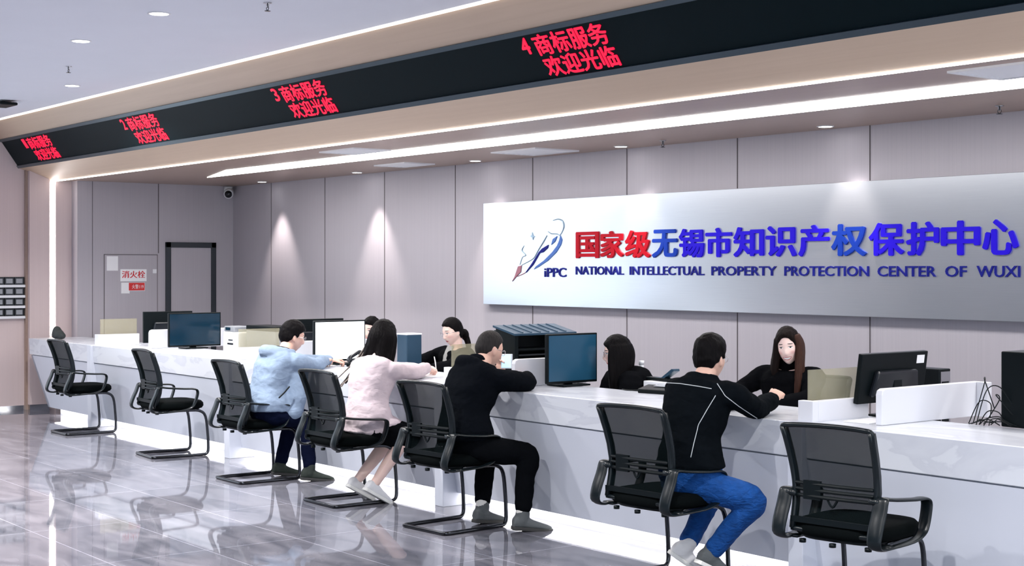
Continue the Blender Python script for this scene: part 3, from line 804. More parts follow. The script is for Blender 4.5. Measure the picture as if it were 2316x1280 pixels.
c = MB().prism([sl_(s0 - .005, 0), sl_(s1 + .008, 0), sl_(s1 + .008, .014), sl_(s0 - .005, .014)], 1, t0 - .008, t1 + .008)
for k in range(1, 7):
    t = t0 + (t1 - t0) * k / 7
    c.prism([sl_(s0 + .01, .014), sl_(s1 - .01, .014), sl_(s1 - .01, .020), sl_(s0 + .01, .020)], 1, t - .006, t + .006)
c.build('top_cover', 'blue_case', o, loc=L0)
f = MB()
for k in range(4): f.box(s0 + .03, t0 + .05, z0 + .08 + k * .035, s1 - .02, t1 - .05, z0 + .09 + k * .035)
f.build('paper_tray', 'black_gloss', o, loc=L0)
o = thing('label_printer', 'small white printer with dark slots between the dark screen and the tinted divider', 'printer', (-13.2, 6.73, .741))
MB().box(-.13, -.10, 0, .12, .10, .275).build('case', 'white_plastic', o, bevel=.015)
MB().box(-.02, -.103, .15, .10, -.098, .165).box(.0, -.103, .19, .09, -.098, .20).build('slot', 'black_gloss', o)
MB().box(-.12, -.09, .275, .10, .08, .33).build('top_cover', 'grey_plastic', o, bevel=.01)
MB().box(-.08, -.093, .29, .02, -.088, .318).build('display', 'dark_screen', o)
o = thing('desk_scanner', 'long flat dark scanner on the desk above the second tinted divider screen', 'scanner', (-12.72, 6.86, .741))
MB().box(-.30, -.13, 0, .30, .13, .30).build('case', 'grey_plastic', o, bevel=.01)
MB().box(-.30, -.132, .295, .30, .13, .345).build('lid', 'black_plastic', o, bevel=.008)
o = thing('desk_phone', 'black desk phone on the counter in front of the bright white screen', 'phone', (-10.13, 6.27, ZT + .001), R(25))
MB().prism([(-.09, 0), (.09, 0), (.09, .07), (-.09, .03)], 0, -.085, .085).build('base', 'black_plastic', o, bevel=.006)
MB().tube([(-.06, -.08, .055), (-.06, -.06, .078), (-.06, .06, .112), (-.06, .085, .10)], [.022, .016, .016, .022], n=10).build('handset', 'black_gloss', o, smooth=True)
g = MB()
for i in range(3):
    for j in range(4): g.box(-.01 + i * .027, -.07 + j * .03, .035 + j * .0065, .008 + i * .027, -.05 + j * .03, .044 + j * .0065)
g.build('keypad', 'grey_plastic', o)
o = thing('pen_stand', 'dark desk pen standing in a holder before the bright white screen', 'pen', (-10.70, 6.28, ZT))
MB().lathe([(.001, 0), (.03, 0), (.03, .012), (.008, .02), (.008, .03)]).build('holder', 'black_plastic', o, smooth=True)
MB().tube([(0, 0, .03), (.004, .004, .10), (.006, .008, .15)], [.005, .005, .002], n=8).build('pen', 'black_gloss', o, smooth=True)
def sheet(label, loc, w, d, rz, n=3):
    o = tag(MB().box(-w / 2, -d / 2, 0, w / 2, d / 2, .0015 * n).build('paper_sheet', 'paper', loc=(0, 0, 0)), label, 'paper', 'papers lying on the counter')
    o.location = loc; o.rotation_euler = (0, 0, rz); return o
sheet('white paper under the hand of the man in the blue-grey hoodie', (-10.42, 6.02, ZT + .001), .26, .21, R(10))
sheet('white form under the hand of the woman in the blush coat', (-8.92, 6.12, ZT + .001), .30, .42, R(-6))
sheet('white sheet lying before the tinted divider of the smiling clerk', (-4.88, 6.12, ZT + .001), .16, .24, R(4))
sheet('white papers on the counter in front of the far left tinted divider', (-14.50, 6.1, ZT + .001), .17, .28, R(5))
o = thing('stone_ornament', 'dark lumpy ornament on the far left end of the counter beside the pillar', 'ornament', (-16.12, 5.99, ZT))
st = MB().ellipsoid(V(0, 0, .05), V(.095, 0, 0), V(0, .07, 0), V(0, 0, .055), 20, 12).ellipsoid(V(-.03, 0, .10), V(.05, 0, 0), V(0, .05, 0), V(0, 0, .045), 16, 10).ellipsoid(V(.07, .01, .04), V(.05, 0, 0), V(0, .05, 0), V(0, 0, .04), 16, 10)
me = st.remeshed('ornament_body', .012, 2); me.materials.append(MAT['stone_dark'])
for v in me.vertices:
    v.co += v.co.normalized() * (noise.noise(v.co * 28) * .008)
    v.co.z = max(v.co.z, 0)
ob = bpy.data.objects.new('ornament_body', me); COL.objects.link(ob); ob.parent = o
# phone of the clerk in profile, box with an open dark stapler, bottle
o = thing('tissue_box', 'white box on the desk behind the long haired clerk in profile', 'box', (-7.06, 6.76, .741))
MB().box(-.13, -.10, 0, .13, .10, .155).build('carton', 'white_plastic', o, bevel=.004)
MB().box(-.05, -.03, .1545, .05, .03, .157).build('opening', 'grey_plastic', o)
o = thing('stapler', 'open dark purple stapler resting on the white box beside the clerk in profile', 'stapler', (-7.10, 6.74, .9), R(-6))
MB().box(-.16, -.03, 0, .11, .03, .018).build('base', 'black_plastic', o, bevel=.004)
MB().prism([(-.05, .018), (.03, .022), (.14, .085), (.16, .085), (.165, .072), (.06, .018)], 1, -.026, .026).build('arm', 'blue_case', o, bevel=.004)
o = thing('bottle', 'white bottle behind the shoulder of the long haired clerk in profile', 'bottle', (-7.36, 6.80, .741))
MB().lathe([(.001, 0), (.035, 0), (.036, .01), (.036, .17), (.03, .20), (.016, .22), (.016, .25)]).build('body', 'white_plastic', o, smooth=True)
MB().lathe([(.018, .248), (.018, .275), (.001, .277)]).build('cap', 'white_plastic', o, smooth=True)
o = thing('stamp', 'small red stamp beside the white bottle on the desk', 'stamp', (-7.29, 6.79, .741))
MB().lathe([(.001, 0), (.022, 0), (.022, .13), (.014, .15), (.012, .165), (.02, .185), (.012, .20), (.001, .202)]).build('body', 'red_sign', o, smooth=True)
o = thing('card_reader', 'flat black card reader on the counter left of the man in jeans', 'card reader', (-6.79, 6.43, ZT), R(12))
MB().prism([(-.06, 0), (.06, 0), (.06, .05), (-.06, .028)], 0, -.13, .13).build('body', 'black_plastic', o, bevel=.006)
MB().prism([(.0, .043), (.05, .0525), (.05, .0535), (.0, .044)], 0, -.05, .05).build('display', 'dark_screen', o)
MB().tube([(-.13, .03, .012), (-.2, .05, .006), (-.27, .02, .006), (-.33, .05, .006)], .004, n=6).build('cable', 'black_plastic', o, smooth=True)
# cables and the black case at the right edge
cx = at_z(2262, 968, ZT)
o = tag(MB().box(-.05, -.05, 0, .25, .25, .38).build('computer_case', 'black_plastic', bevel=.006), 'black computer case beside loose cables at the photo right edge', 'computer')
o.location = (-4.27, 6.50, ZT)
cb = thing('cable_bundle', 'tangle of thin black cables on the counter at the photo right edge', 'cables', (-4.33, 6.42, ZT))
random.seed(3)
for k in range(11):
    p = [V(random.uniform(-.16, -.02), random.uniform(-.07, .02), .006)]
    hgt = (.03, .05, .02, .16, .20, .24, .04, .12, .03, .08, .05)[k]
    for j in range(1, 4): p.append(V(p[0].x + (.16 + random.uniform(-.03, .03)) * j / 3 - .01, random.uniform(-.07, .04), max(.006, hgt * math.sin(math.pi * (j + .4) / 4) + random.uniform(-.01, .01))))
    MB().tube(p, .0028, n=6, sub=6).build('cable', 'black_plastic', cb, smooth=True)

# ------------------------------------------------------------------ metal sign
SGY = 8.36
sn = thing('wall_sign', 'wide brushed metal sign with red and blue lettering on the back wall', 'sign', (-8, SGY, 1.786))
SO = (-8, SGY, 1.786)
MB().box(-11.283, SGY, 1.3015, -4.6, TB - .001, 2.271).build('metal_panel', 'brushed_steel', sn, loc=SO, bevel=.003)
SF = (V(0, SGY, 0), V(1, 0, 0), V(0, 0, 1), V(0, -1, 0))
def sput(mb, name, mat): return mb.build(name, mat, sn, loc=SO)
edge = [at_t(x, 550, SGY).x for x in (1303, 1358, 1414, 1475, 1536, 1596, 1659, 1732, 1806, 1880, 1965, 2050, 2128, 2222, 2308)]
zl, zh = 1.735, 1.968
chars = '国家级无锡市知识产权保护中心'
cols = ['sign_red'] * 3 + ['sign_blue_green'] + ['sign_blue'] * 5 + ['sign_blue_green'] + ['sign_blue'] * 4
for ch, a, b, c in zip(chars, edge, edge[1:], cols):
    w = b - a
    mb = text_mb(ch, (a + w * .05, zl + .006, b - w * .07, zh - .006), SF, .012, 0, ((-.010, 0), (-.004, .006), (.004, -.006), (.010, 0), (.004, .006), (-.004, -.006)))
    sput(mb, 'lettering', c)
words_ = [('NATIONAL', 1303, 1411, 'sign_navy'), ('INTELLECTUAL', 1425, 1593, 'sign_navy'), ('PROPERTY', 1610, 1757, 'sign_navy'), ('PROTECTION', 1775, 1966, 'sign_navy'), ('CENTER', 1986, 2118, 'sign_navy'), ('OF', 2139, 2187, 'sign_navy'), ('WUXI', 2210, 2308, 'sign_navy')]
for w, x0, x1, c in words_:
    a, b = at_t(x0, 610, SGY).x, at_t(x1, 610, SGY).x
    sput(text_mb(w, (a, 1.59, b, 1.664), SF, .008, .012), 'lettering', c)
a, b = at_t(1232, 615, SGY).x, at_t(1281, 615, SGY).x
sput(text_mb('iPPC', (a, 1.567, b, 1.652), SF, .008, .012), 'lettering', 'sign_navy')
def px(pts): return [(at_t(1060 + x / 5.333, 460 + y / 5.333, SGY).x, at_t(1060 + x / 5.333, 460 + y / 5.333, SGY).z) for x, y in pts]
def flat(pts, mat, name, d=.006): sput(MB().prism(px(pts), 1, SGY - d, SGY), name, mat)
def stroke(pts, wid, mat, name, d=.006):
    P = [V(x, 0, z) for x, z in px(pts)]
    m = MB().tube([p + V(0, SGY - .002, 0) for p in P], wid, n=8, sub=5)
    sput(m, name, mat)
stroke([(1020, 205), (1080, 190), (1135, 215), (1150, 280), (1125, 350), (1105, 385), (1120, 430)], [.003, .005, .007, .006, .004, .004, .003], 'logo_silver', 'emblem_outline')
stroke([(960, 340), (1000, 365), (1070, 370), (1110, 400)], [.003, .005, .005, .003], 'logo_silver', 'emblem_outline')
flat([(1110, 390), (1130, 440), (1115, 500), (1060, 590), (960, 690), (840, 770), (790, 795), (815, 760), (910, 690), (1010, 590), (1070, 510), (1095, 450)], 'logo_blue', 'emblem_swoosh')
flat([(1070, 395), (1045, 460), (1000, 500), (1020, 430)], 'logo_blue', 'emblem_stroke', .007)
flat([(965, 500), (955, 540), (900, 590), (860, 600), (780, 740), (700, 830), (690, 835), (770, 720), (850, 590), (890, 545)], 'sign_navy', 'emblem_stroke', .008)
stroke([(945, 390), (900, 470), (850, 550), (800, 640), (760, 680), (640, 745)], [.004, .006, .005, .004, .004, .003], 'logo_silver', 'emblem_outline')
flat([(600, 760), (640, 750), (630, 830), (590, 870), (530, 940), (560, 880)], 'logo_rose', 'emblem_nib', .007)
stroke([(590, 880), (660, 850), (700, 825)], [.004, .004, .003], 'logo_rose', 'emblem_outline')
stroke([(670, 510), (645, 570), (690, 625), (650, 650), (620, 740)], [.002, .005, .004, .003, .003], 'logo_silver', 'emblem_outline')
flat([(770, 350), (780, 385), (805, 400), (785, 410), (780, 440), (765, 405), (745, 395), (765, 385)], 'logo_silver', 'emblem_star')

# ------------------------------------------------------------------ people
UPV = V(0, 0, 1)
def sm(x): x = min(max(x, 0), 1); return x * x * (3 - 2 * x)
def head_frame(hf, roll=0):
    f = Vector(hf).normalized(); r = f.cross(UPV).normalized(); u = r.cross(f)
    if roll:
        q = Quaternion(f, R(roll)); r = q @ r; u = q @ u
    return r, f, u
def head_shape(d, slim=1.0):
    dx, dy, dz = d
    x = .0735 * dx * slim; y = (.094 if dy > 0 else .099) * dy; z = (.120 if dz > 0 else .119) * dz
    k = min(max(-z / .119, 0), 1)
    x *= 1 - .30 * k ** 1.5
    if y < 0: y *= 1 - .50 * sm(k * 1.1)
    else: y *= 1 - .04 * k
    x *= 1 - .06 * sm((abs(z) - .09) / .03)
    return V(x, y, z)
def face_offset(p):
    """outward push of the front of the face at head-local p"""
    x, y, z = p
    if y < .03: return 0
    g = lambda a, s: math.exp(-(a / s) ** 2)
    o = 0
    prof = sm((.012 - z) / .040) * (1 if z > -.036 else sm((z + .052) / .016))
    o += .020 * g(x, .0105) * prof
    o += .006 * (g(abs(x) - .013, .007)) * g(z + .033, .008)
    o -= .0075 * g(abs(x) - .031, .015) * g(z - .006, .012)
    o += .0035 * g(abs(x) - .03, .02) * g(z - .028, .008)
    o += .004 * g(abs(x) - .043, .018) * g(z + .022, .018)
    o += .0055 * g(x, .020) * (g(z + .059, .006) + g(z + .071, .006)) - .003 * g(x, .024) * g(z + .0645, .0025)
    o += .006 * g(x, .020) * g(z + .098, .014)
    o += .0022 * g(abs(x) - .031, .010) * g(z - .006, .007)
    return o
def add_head(mb, c, fr, slim=1.0, scale=1.0):
    r, f, u = fr
    n, m = 64, 48
    rs = []
    for j in range(m + 1):
        th = math.pi * min(max(j / m, .012), .988)
        ring = []
        for i in range(n):
            ph = 2 * math.pi * i / n
            p = head_shape((math.sin(th) * math.sin(ph), math.sin(th) * math.cos(ph), -math.cos(th)), slim)
            p.y += face_offset(p)
            p *= scale
            ring.append(c + r * p.x + f * p.y + u * p.z)
        rs.append(ring)
    mb.rings(rs)
    for sx in (1, -1):   # ears
        e = c + (r * (sx * .0735 * slim) + f * -.008 + u * -.008) * scale
        mb.ellipsoid(e, (r * (sx * .010) + f * -.004) * scale, f * .017 * scale, (u * .031 + f * -.006) * scale, 12, 8)
def hand(mb, w, d, up, side, curl=35, spread=1.0, scale=1.0, thumb=40):
    """w wrist, d pointing along the hand, up = back of the hand, side = +1 when the thumb is on the (d x up) side"""
    d = Vector(d).normalized(); up = Vector(up); up = (up - d * up.dot(d)).normalized(); sd = d.cross(up) * side
    S = scale
    kn = w + d * .088 * S
    mb.loft([(w - d * .01, sd * .026 * S, up * .019 * S), (w + d * .03 * S, sd * .034 * S, up * .017 * S), (w + d * .065 * S, sd * .040 * S, up * .015 * S), (kn, sd * .040 * S, up * .012 * S)], n=16, p=2.6)
    for k, (o, L, r) in enumerate(((.030, .072, .0085), (.0105, .080, .0088), (-.010, .074, .0085), (-.029, .058, .0075))):
        p = kn + sd * (o * S) - d * .008
        ang = 0; pts = [p - d * .02]; dirv = d
        pts.append(p)
        for q, fr_ in enumerate((.42, .32, .26)):
            ang = R(curl * (.75, 1.15, .8)[q] * (1 + .08 * k))
            ax = d.cross(up)
            dirv = Quaternion(ax, -ang if ax.dot(d.cross(up)) > 0 else ang) @ dirv
            p = p + (dirv + sd * (.02 * o / .03 * spread)) * (L * fr_ * S)
            pts.append(p)
        mb.tube(pts, [r * S, r * S * 1.04, r * S, r * S * .92, r * S * .78], n=10, sub=3)
    tb = w + d * .028 * S + sd * .026 * S - up * .004
    t1 = (d * math.cos(R(thumb)) + sd * math.sin(R(thumb)) - up * .25).normalized()
    t2 = (t1 + d * .55 - up * .15).normalized()
    mb.tube([tb - sd * .012, tb, tb + t1 * .034 * S, tb + t1 * .034 * S + t2 * .030 * S, tb + t1 * .034 * S + t2 * .052 * S], [.014 * S, .014 * S, .0115 * S, .0105 * S, .0085 * S], n=10, sub=3)
def spine(J, n):
    P = [J['pelvis'], J['waist'], J['chest'], J['neck']]
    g = lambda k: P[min(max(k, 0), 3)]
    out = []
    for q in range(n + 1):
        t = 3 * q / n; i = min(int(t), 2); u = t - i
        p0, p1, p2, p3 = g(i - 1), g(i), g(i + 1), g(i + 2)
        out.append(.5 * ((2 * p1) + (p2 - p0) * u + (2 * p0 - 5 * p1 + 4 * p2 - p3) * u * u + (3 * p1 - p0 - 3 * p2 + p3) * u ** 3))
    return out
def torso(mb, J, w=1.0, d=1.0, f0=0.0, f1=1.0, prof=None):
    prof = prof or [(0, .165, .115), (.14, .168, .122), (.38, .138, .102), (.62, .158, .116), (.80, .172, .114), (.90, .160, .095), (.965, .105, .075), (1.0, .062, .062)]
    N = 24; C = spine(J, N)
    rh = (J['hipR'] - J['hipL']).normalized(); rs_ = (J['shR'] - J['shL']).normalized()
    secs = []
    for q in range(N + 1):
        k = q / N
        if k < f0 - 1e-6 or k > f1 + 1e-6: continue
        a, b = C[max(q - 1, 0)], C[min(q + 1, N)]
        t = (b - a).normalized(); r = (rh * (1 - k) + rs_ * k); r = (r - t * r.dot(t)).normalized(); f = t.cross(r)
        for (k0, w0, d0), (k1, w1, d1) in zip(prof, prof[1:]):
            if k <= k1 + 1e-9:
                u = sm((k - k0) / (k1 - k0)); hw = w0 + (w1 - w0) * u; hd = d0 + (d1 - d0) * u; break
        secs.append((C[q], r * hw * w, f * hd * d))
    mb.loft(secs, n=28, p=2.5)
def attach(me, name, mat, parent):
    me.materials.append(MAT[mat]); me.name = name
    o = bpy.data.objects.new(name, me); COL.objects.link(o); o.parent = parent
    return o
def local(me, L):
    me.transform(Matrix.Translation(-Vector(L)))
    return me
def shoe(parent, L, an, d, mat, sole, up=None, scale=1.0, low=False):
    """an ankle joint, d towards the toes (may point down when the heel is lifted)"""
    d = Vector(d).normalized()
    r = d.cross(UPV).normalized() if abs(d.z) < .95 else V(1, 0, 0)
    u = r.cross(d)
    S = scale
    b = an - u * (.088 * S)
    sec = [(-.058, .028, .060), (-.045, .034, .078), (-.01, .036, .082), (.03, .037, .074), (.075, .042, .056), (.12, .046, .044), (.165, .042, .034), (.19, .030, .026), (.202, .014, .018)]
    mb = MB().loft([(b + d * (x * S) + u * (h * S * .5 + .012), r * (w * S), u * (h * S * .5)) for x, w, h in sec], n=20, p=2.6)
    if not low: mb.tube([an + u * .02 * S, an - u * .03 * S], [.046 * S, .044 * S], n=16, smooth=False)
    me = mb.remeshed('shoe', .007, 3)
    o = attach(local(me, L), 'shoe', mat, parent)
    out = [(-.062, .024), (-.05, .034), (-.01, .038), (.04, .040), (.09, .046), (.13, .049), (.17, .044), (.197, .030), (.208, .012)]
    pl = [(x, w) for x, w in out] + [(x, -w) for x, w in out[::-1]]
    vs = [b + d * (x * S) + r * (w * S) for x, w in pl] + [b + d * (x * S) + r * (w * S) + u * (.022 * S) for x, w in pl]
    n = len(pl)
    sb = MB().add(vs, [list(range(n))[::-1], list(range(n, 2 * n))] + [(i, (i + 1) % n, n + (i + 1) % n, n + i) for i in range(n)])
    sb.v = [p - Vector(L) for p in sb.v]
    sb.build('sole', sole, o, bevel=.004)
    return o
def hair_cap(fr, c, slim=1.0, thick=.017, line=None, scale=1.0, rough=.004, side=.6, seed=0, vox=.006):
    """hair as a closed cap: thick above the hairline, sunk inside the head below it"""
    r, f, u = fr
    line = line or [(0, .066), (35, .060), (60, .040), (78, .000), (95, .012), (115, -.03), (140, -.068), (180, -.085)]
    def zl(a):
        for (a0, z0), (a1, z1) in zip(line, line[1:]):
            if a <= a1: return z0 + (z1 - z0) * sm((a - a0) / (a1 - a0))
        return line[-1][1]
    n, m = 96, 64
    rs = []
    for j in range(m + 1):
        th = math.pi * min(max(j / m, .008), .992)
        ring = []
        for i in range(n):
            ph = 2 * math.pi * i / n
            dd = V(math.sin(th) * math.sin(ph), math.sin(th) * math.cos(ph), -math.cos(th))
            p = head_shape(dd, slim)
            a = abs(math.degrees(math.atan2(p.x, p.y)))
            mk = sm((p.z - zl(a) + .006) / .014)
            top = sm((p.z - .02) / .07)
            t = thick * (side + (1 - side) * top) + rough * noise.noise(dd * 5 + V(seed, 0, 0)) + rough * .8 * noise.noise(dd * 14 + V(seed, 3, 0))
            nrm = V(p.x / .0054, p.y / .0092, p.z / .0144).normalized()
            q = p + nrm * (t * mk - .014 * (1 - mk))
            q *= scale
            ring.append(c + r * q.x + f * q.y + u * q.z)
        rs.append(ring)
    return MB().rings(rs)
def strands(fr, c, angs, drop, rad, out, seed, scale=1.0, wave=.01, start=.05, lean=V(0, 0, 0)):
    """long locks falling from the scalp: angs = azimuths (0 front), drop in metres below the head centre"""
    r, f, u = fr
    random.seed(seed); mb = MB()
    for a in angs:
        sa, ca = math.sin(R(a)), math.cos(R(a))
        b = head_shape((sa * .92, ca * .92, .4))
        p0 = c + (r * b.x + f * b.y + u * start) * scale
        w = lambda: V(random.uniform(-1, 1), random.uniform(-1, 1), 0) * wave
        dirv = r * sa + f * ca; dirv.z = 0
        dl = drop * random.uniform(.86, 1.08)
        p1 = c + (r * (.078 * sa) + f * (.100 * ca) + u * -.02) * scale + w() * .3
        p2 = c + dirv * (.084 + out * .3) + V(0, 0, -dl * .5) + lean * .4 + w()
        p3 = c + dirv * (.084 + out) + V(0, 0, -dl) + lean + w() * 1.6
        mb.tube([p0, p1, p2, p3], [rad * .8, rad, rad * .95, rad * .35], n=10, sub=5)
    return mb
def glasses(parent, L, fr, c, scale=1.0):
    r, f, u = fr
    P = lambda x, y, z: c + (r * x + f * y + u * z) * scale - Vector(L)
    mb = MB()
    for sx in (1, -1):
        loop = [P(sx * (.032 + .023 * math.cos(t)), .099 - .006 * (abs(math.cos(t)) if math.cos(t) > 0 else 0), .003 + .018 * math.sin(t)) for t in [2 * math.pi * k / 12 for k in range(12)]]
        mb.tube(loop, .0014, n=6, sub=2, closed=True)
        mb.tube([P(sx * .055, .094, .008), P(sx * .072, .07, .008), P(sx * .080, .0, .006), P(sx * .078, -.02, -.006)], .0014, n=6)
    mb.tube([P(-.010, .100, .005), P(0, .103, .008), P(.010, .100, .005)], .0014, n=6)
    return mb.build('glasses', 'chrome', parent, smooth=True)

def person(label, J, skin, slim=1.0, hs=1.0, hands=None, shoes=None, legs=True, bare=False):
    L = V(J['pelvis'].x, J['pelvis'].y, 0)
    r = (J['shR'] - J['shL']).normalized()
    rh = J.get('rh', r); rh = V(rh.x, rh.y, 0).normalized()
    J.setdefault('hipR', J['pelvis'] + rh * .088 - V(0, 0, .02)); J.setdefault('hipL', J['pelvis'] - rh * .088 - V(0, 0, .02))
    J.setdefault('waist', J['pelvis'].lerp(J['neck'], .36) - rh.cross(UPV) * 0 + J.get('bow', V(0, 0, 0)))
    J.setdefault('chest', J['pelvis'].lerp(J['neck'], .72) + J.get('bow', V(0, 0, 0)) * .8)
    fr = head_frame(J['hf'], J.get('roll', 0))
    mb = MB()
    torso(mb, J, .90, .90)
    hc = J['head']
    mb.tube([J['chest'].lerp(J['neck'], .6), J['neck'], hc - fr[2] * .05 * hs - fr[1] * .022], [.060, .056, .052], n=20, sub=4)
    add_head(mb, hc, fr, slim, hs)
    for s_ in 'RL':
        sh, el, wr = J['sh' + s_], J['el' + s_], J['wr' + s_]
        mb.tube([J['neck'].lerp(sh, .45) - V(0, 0, .03), sh, sh.lerp(el, .5), el, el.lerp(wr, .4), wr], [.055, .050, .044, .038, .036, .026], n=14, sub=4)
        hd = (hands or {}).get(s_, {})
        hand(mb, wr, hd.get('d', wr - el), hd.get('up', UPV), hd.get('side', 1 if s_ == 'L' else -1), hd.get('curl', 30), scale=hd.get('scale', .95), thumb=hd.get('thumb', 40))
    if legs:
        for s_ in 'RL':
            hp, kn, an = J['hip' + s_], J['kn' + s_], J['an' + s_]
            mb.tube([hp, hp.lerp(kn, .5), kn, kn.lerp(an, .35), an], [.078, .066, .052, .050, .034], n=16, sub=4)
            td = Vector(J['toe' + s_]).normalized()
            rr = td.cross(UPV).normalized(); uu = rr.cross(td); b = an - uu * .07
            mb.loft([(b + td * x + uu * h * .5, rr * w, uu * h * .5) for x, w, h in ((-.045, .022, .05), (0, .028, .06), (.06, .034, .042), (.13, .036, .026), (.175, .022, .018))], n=14)
    me = mb.remeshed('person', .0055, 2)
    # head coordinates for the skin
    at = me.attributes.new('hl', 'FLOAT_VECTOR', 'POINT')
    n = len(me.vertices)
    co = np.empty(n * 3, 'f'); me.vertices.foreach_get('co', co); co = co.reshape(-1, 3) - np.array(hc)
    M = np.array([fr[0], fr[1], fr[2]])
    hl = (co @ M.T) / hs
    at.data.foreach_set('vector', hl.astype('f').ravel())
    me.transform(Matrix.Translation(-L))
    me.materials.append(MAT[skin])
    o = bpy.data.objects.new('person', me); COL.objects.link(o); o.location = L
    tag(o, label, 'person')
    J['L'] = L; J['fr'] = fr
    return o
def top_garment(o, J, name, mat, w=1.12, d=1.18, f0=.0, f1=.97, sleeve=(.070, .062, .056, .052, .044), cuff=.93, vox=.010, hem=None, extra=None, prof=None, it=4, puff=.0):
    mb = MB()
    torso(mb, J, w, d, f0, f1, prof)
    for s_ in 'RL':
        sh, el, wr = J['sh' + s_], J['el' + s_], J['wr' + s_]
        mb.tube([J['neck'].lerp(sh, .40) - V(0, 0, .045), sh, sh.lerp(el, .5), el, el.lerp(wr, .45), el.lerp(wr, cuff)], [sleeve[0], sleeve[0], sleeve[1], sleeve[2], sleeve[3], sleeve[4]], n=16, sub=5)
    if extra: extra(mb)
    me = mb.remeshed(name, vox, it)
    for v in me.vertices:   # cloth folds
        q = v.co
        v.co = q + v.normal * (.007 * noise.noise(V(q.x * 9, q.y * 9, q.z * 16)) + .003 * noise.noise(q * 34) + puff)
    return attach(local(me, J['L']), name, mat, o)
def trousers(o, J, mat, k=1.0, end=.93, vox=.010, rad=(.098, .086, .070, .062, .055)):
    mb = MB()
    torso(mb, J, 1.06, 1.10, 0, .30)
    mb.ellipsoid(J['pelvis'] - V(0, 0, .02), V(.165, 0, 0), V(0, .135, 0), V(0, 0, .10))
    for s_ in 'RL':
        hp, kn, an = J['hip' + s_], J['kn' + s_], J['an' + s_]
        mb.tube([hp, hp.lerp(kn, .5), kn, kn.lerp(an, .4), kn.lerp(an, end)], [v * k for v in rad], n=18, sub=5)
    me = mb.remeshed('trousers', vox, 4)
    for v in me.vertices:
        q = v.co
        v.co = q + v.normal * (.006 * noise.noise(V(q.x * 10, q.y * 10, q.z * 14)) + .003 * noise.noise(q * 30))
    return attach(local(me, J['L']), 'trousers', mat, o)
def hair(o, J, mb, mat, name='hair', vox=.006, it=1):
    me = mb.remeshed(name, vox, it) if vox else mb.mesh(name, True)
    return attach(local(me, J['L']), name, mat, o)

# ---- visitors, seated with their backs to the hall
# man in a blue-grey hoodie
J = dict(pelvis=V(-10.12, 5.42, .54), neck=V(-10.13, 5.57, .99), head=V(-10.17, 5.66, 1.105), hf=V(.16, 1, -.22), bow=V(0, -.045, 0),
         shR=V(-9.96, 5.58, .925), shL=V(-10.31, 5.56, .925), elR=V(-10.02, 5.79, .89), wrR=V(-10.19, 5.97, .905), elL=V(-10.34, 5.84, .90), wrL=V(-10.26, 6.06, .905),
         knR=V(-9.98, 5.68, .47), knL=V(-10.26, 5.71, .47), anR=V(-9.90, 5.66, .095), anL=V(-10.29, 5.62, .095), toeR=V(.35, 1, -.12), toeL=V(.1, 1, -.12))
p = person('man in a pale blue-grey hoodie and glasses leaning over the counter', J, 'skin_tan', hands={'R': dict(curl=40), 'L': dict(curl=40)})
def hood(mb):
    c = J['neck'] + V(0, -.10, .015)
    mb.tube([J['neck'] + V(.085, .02, .0), J['neck'] + V(.10, -.06, .0), c + V(.05, -.045, -.005), c + V(-.03, -.055, -.005), J['neck'] + V(-.10, -.06, .0), J['neck'] + V(-.085, .02, .0)], [.03, .045, .055, .055, .045, .03], n=14, sub=4)
    mb.ellipsoid(c + V(0, -.02, -.04), V(.095, 0, 0), V(0, .05, .01), V(0, -.01, .06))
def hood_front(mb):
    hood(mb)
    mb.tube([V(-10.02, 5.62, .86), V(-9.99, 5.60, .70), V(-9.975, 5.565, .54)], [.085, .085, .075], n=16)
hd = top_garment(p, J, 'hoodie', 'hoodie_blue_grey', 1.14, 1.28, 0, .95, extra=hood_front)
MB().tube([q - J['L'] for q in (J['neck'] + V(.06, .0, .02), J['neck'] + V(.045, -.05, .035), J['neck'] + V(-.045, -.05, .035), J['neck'] + V(-.06, .0, .02))], .016, n=10, sub=4).build('inner_collar', 'suit_black', p, smooth=True)
MB().tube([q - J['L'] for q in (V(-9.905, 5.40, .66), V(-9.893, 5.44, .70), V(-9.885, 5.475, .74))], .006, n=8).build('pocket_zip', 'black_plastic', hd, smooth=True)
trousers(p, J, 'trousers_navy', .92)
for s_ in 'RL': shoe(p, J['L'], J['an' + s_], J['toe' + s_], 'shoe_dark', 'sole_dark')
hair(p, J, hair_cap(J['fr'], J['head'], thick=.022, seed=1, line=[(0, .055), (35, .05), (60, .035), (78, -.005), (95, .012), (115, -.03), (140, -.065), (180, -.08)]), 'hair_black')
glasses(p, J['L'], J['fr'], J['head'])

# woman in a blush coat, feet tucked back
J = dict(pelvis=V(-8.80, 5.50, .53), neck=V(-8.865, 5.62, 1.00), head=V(-8.905, 5.70, 1.145), hf=V(-.25, 1, -.25), bow=V(.01, -.03, 0), roll=-4,
         shR=V(-8.70, 5.64, .925), shL=V(-9.03, 5.60, .935), elR=V(-8.72, 5.86, .905), wrR=V(-8.90, 6.075, .915), elL=V(-9.08, 5.84, .90), wrL=V(-9.03, 6.08, .905),
         knR=V(-8.66, 5.735, .46), knL=V(-8.84, 5.755, .46), anR=V(-8.65, 5.47, .15), anL=V(-8.86, 5.46, .15), toeR=V(.05, .84, -.50), toeL=V(.05, .84, -.50))
p = person('woman in a blush white coat with long dark hair, writing on a form', J, 'skin_light', slim=.96, hs=.97, hands={'R': dict(curl=38, scale=.88, d=V(-.15, 1, -.12), up=V(.35, 0, 1)), 'L': dict(curl=30, scale=.88, d=V(.35, 1, 0))})
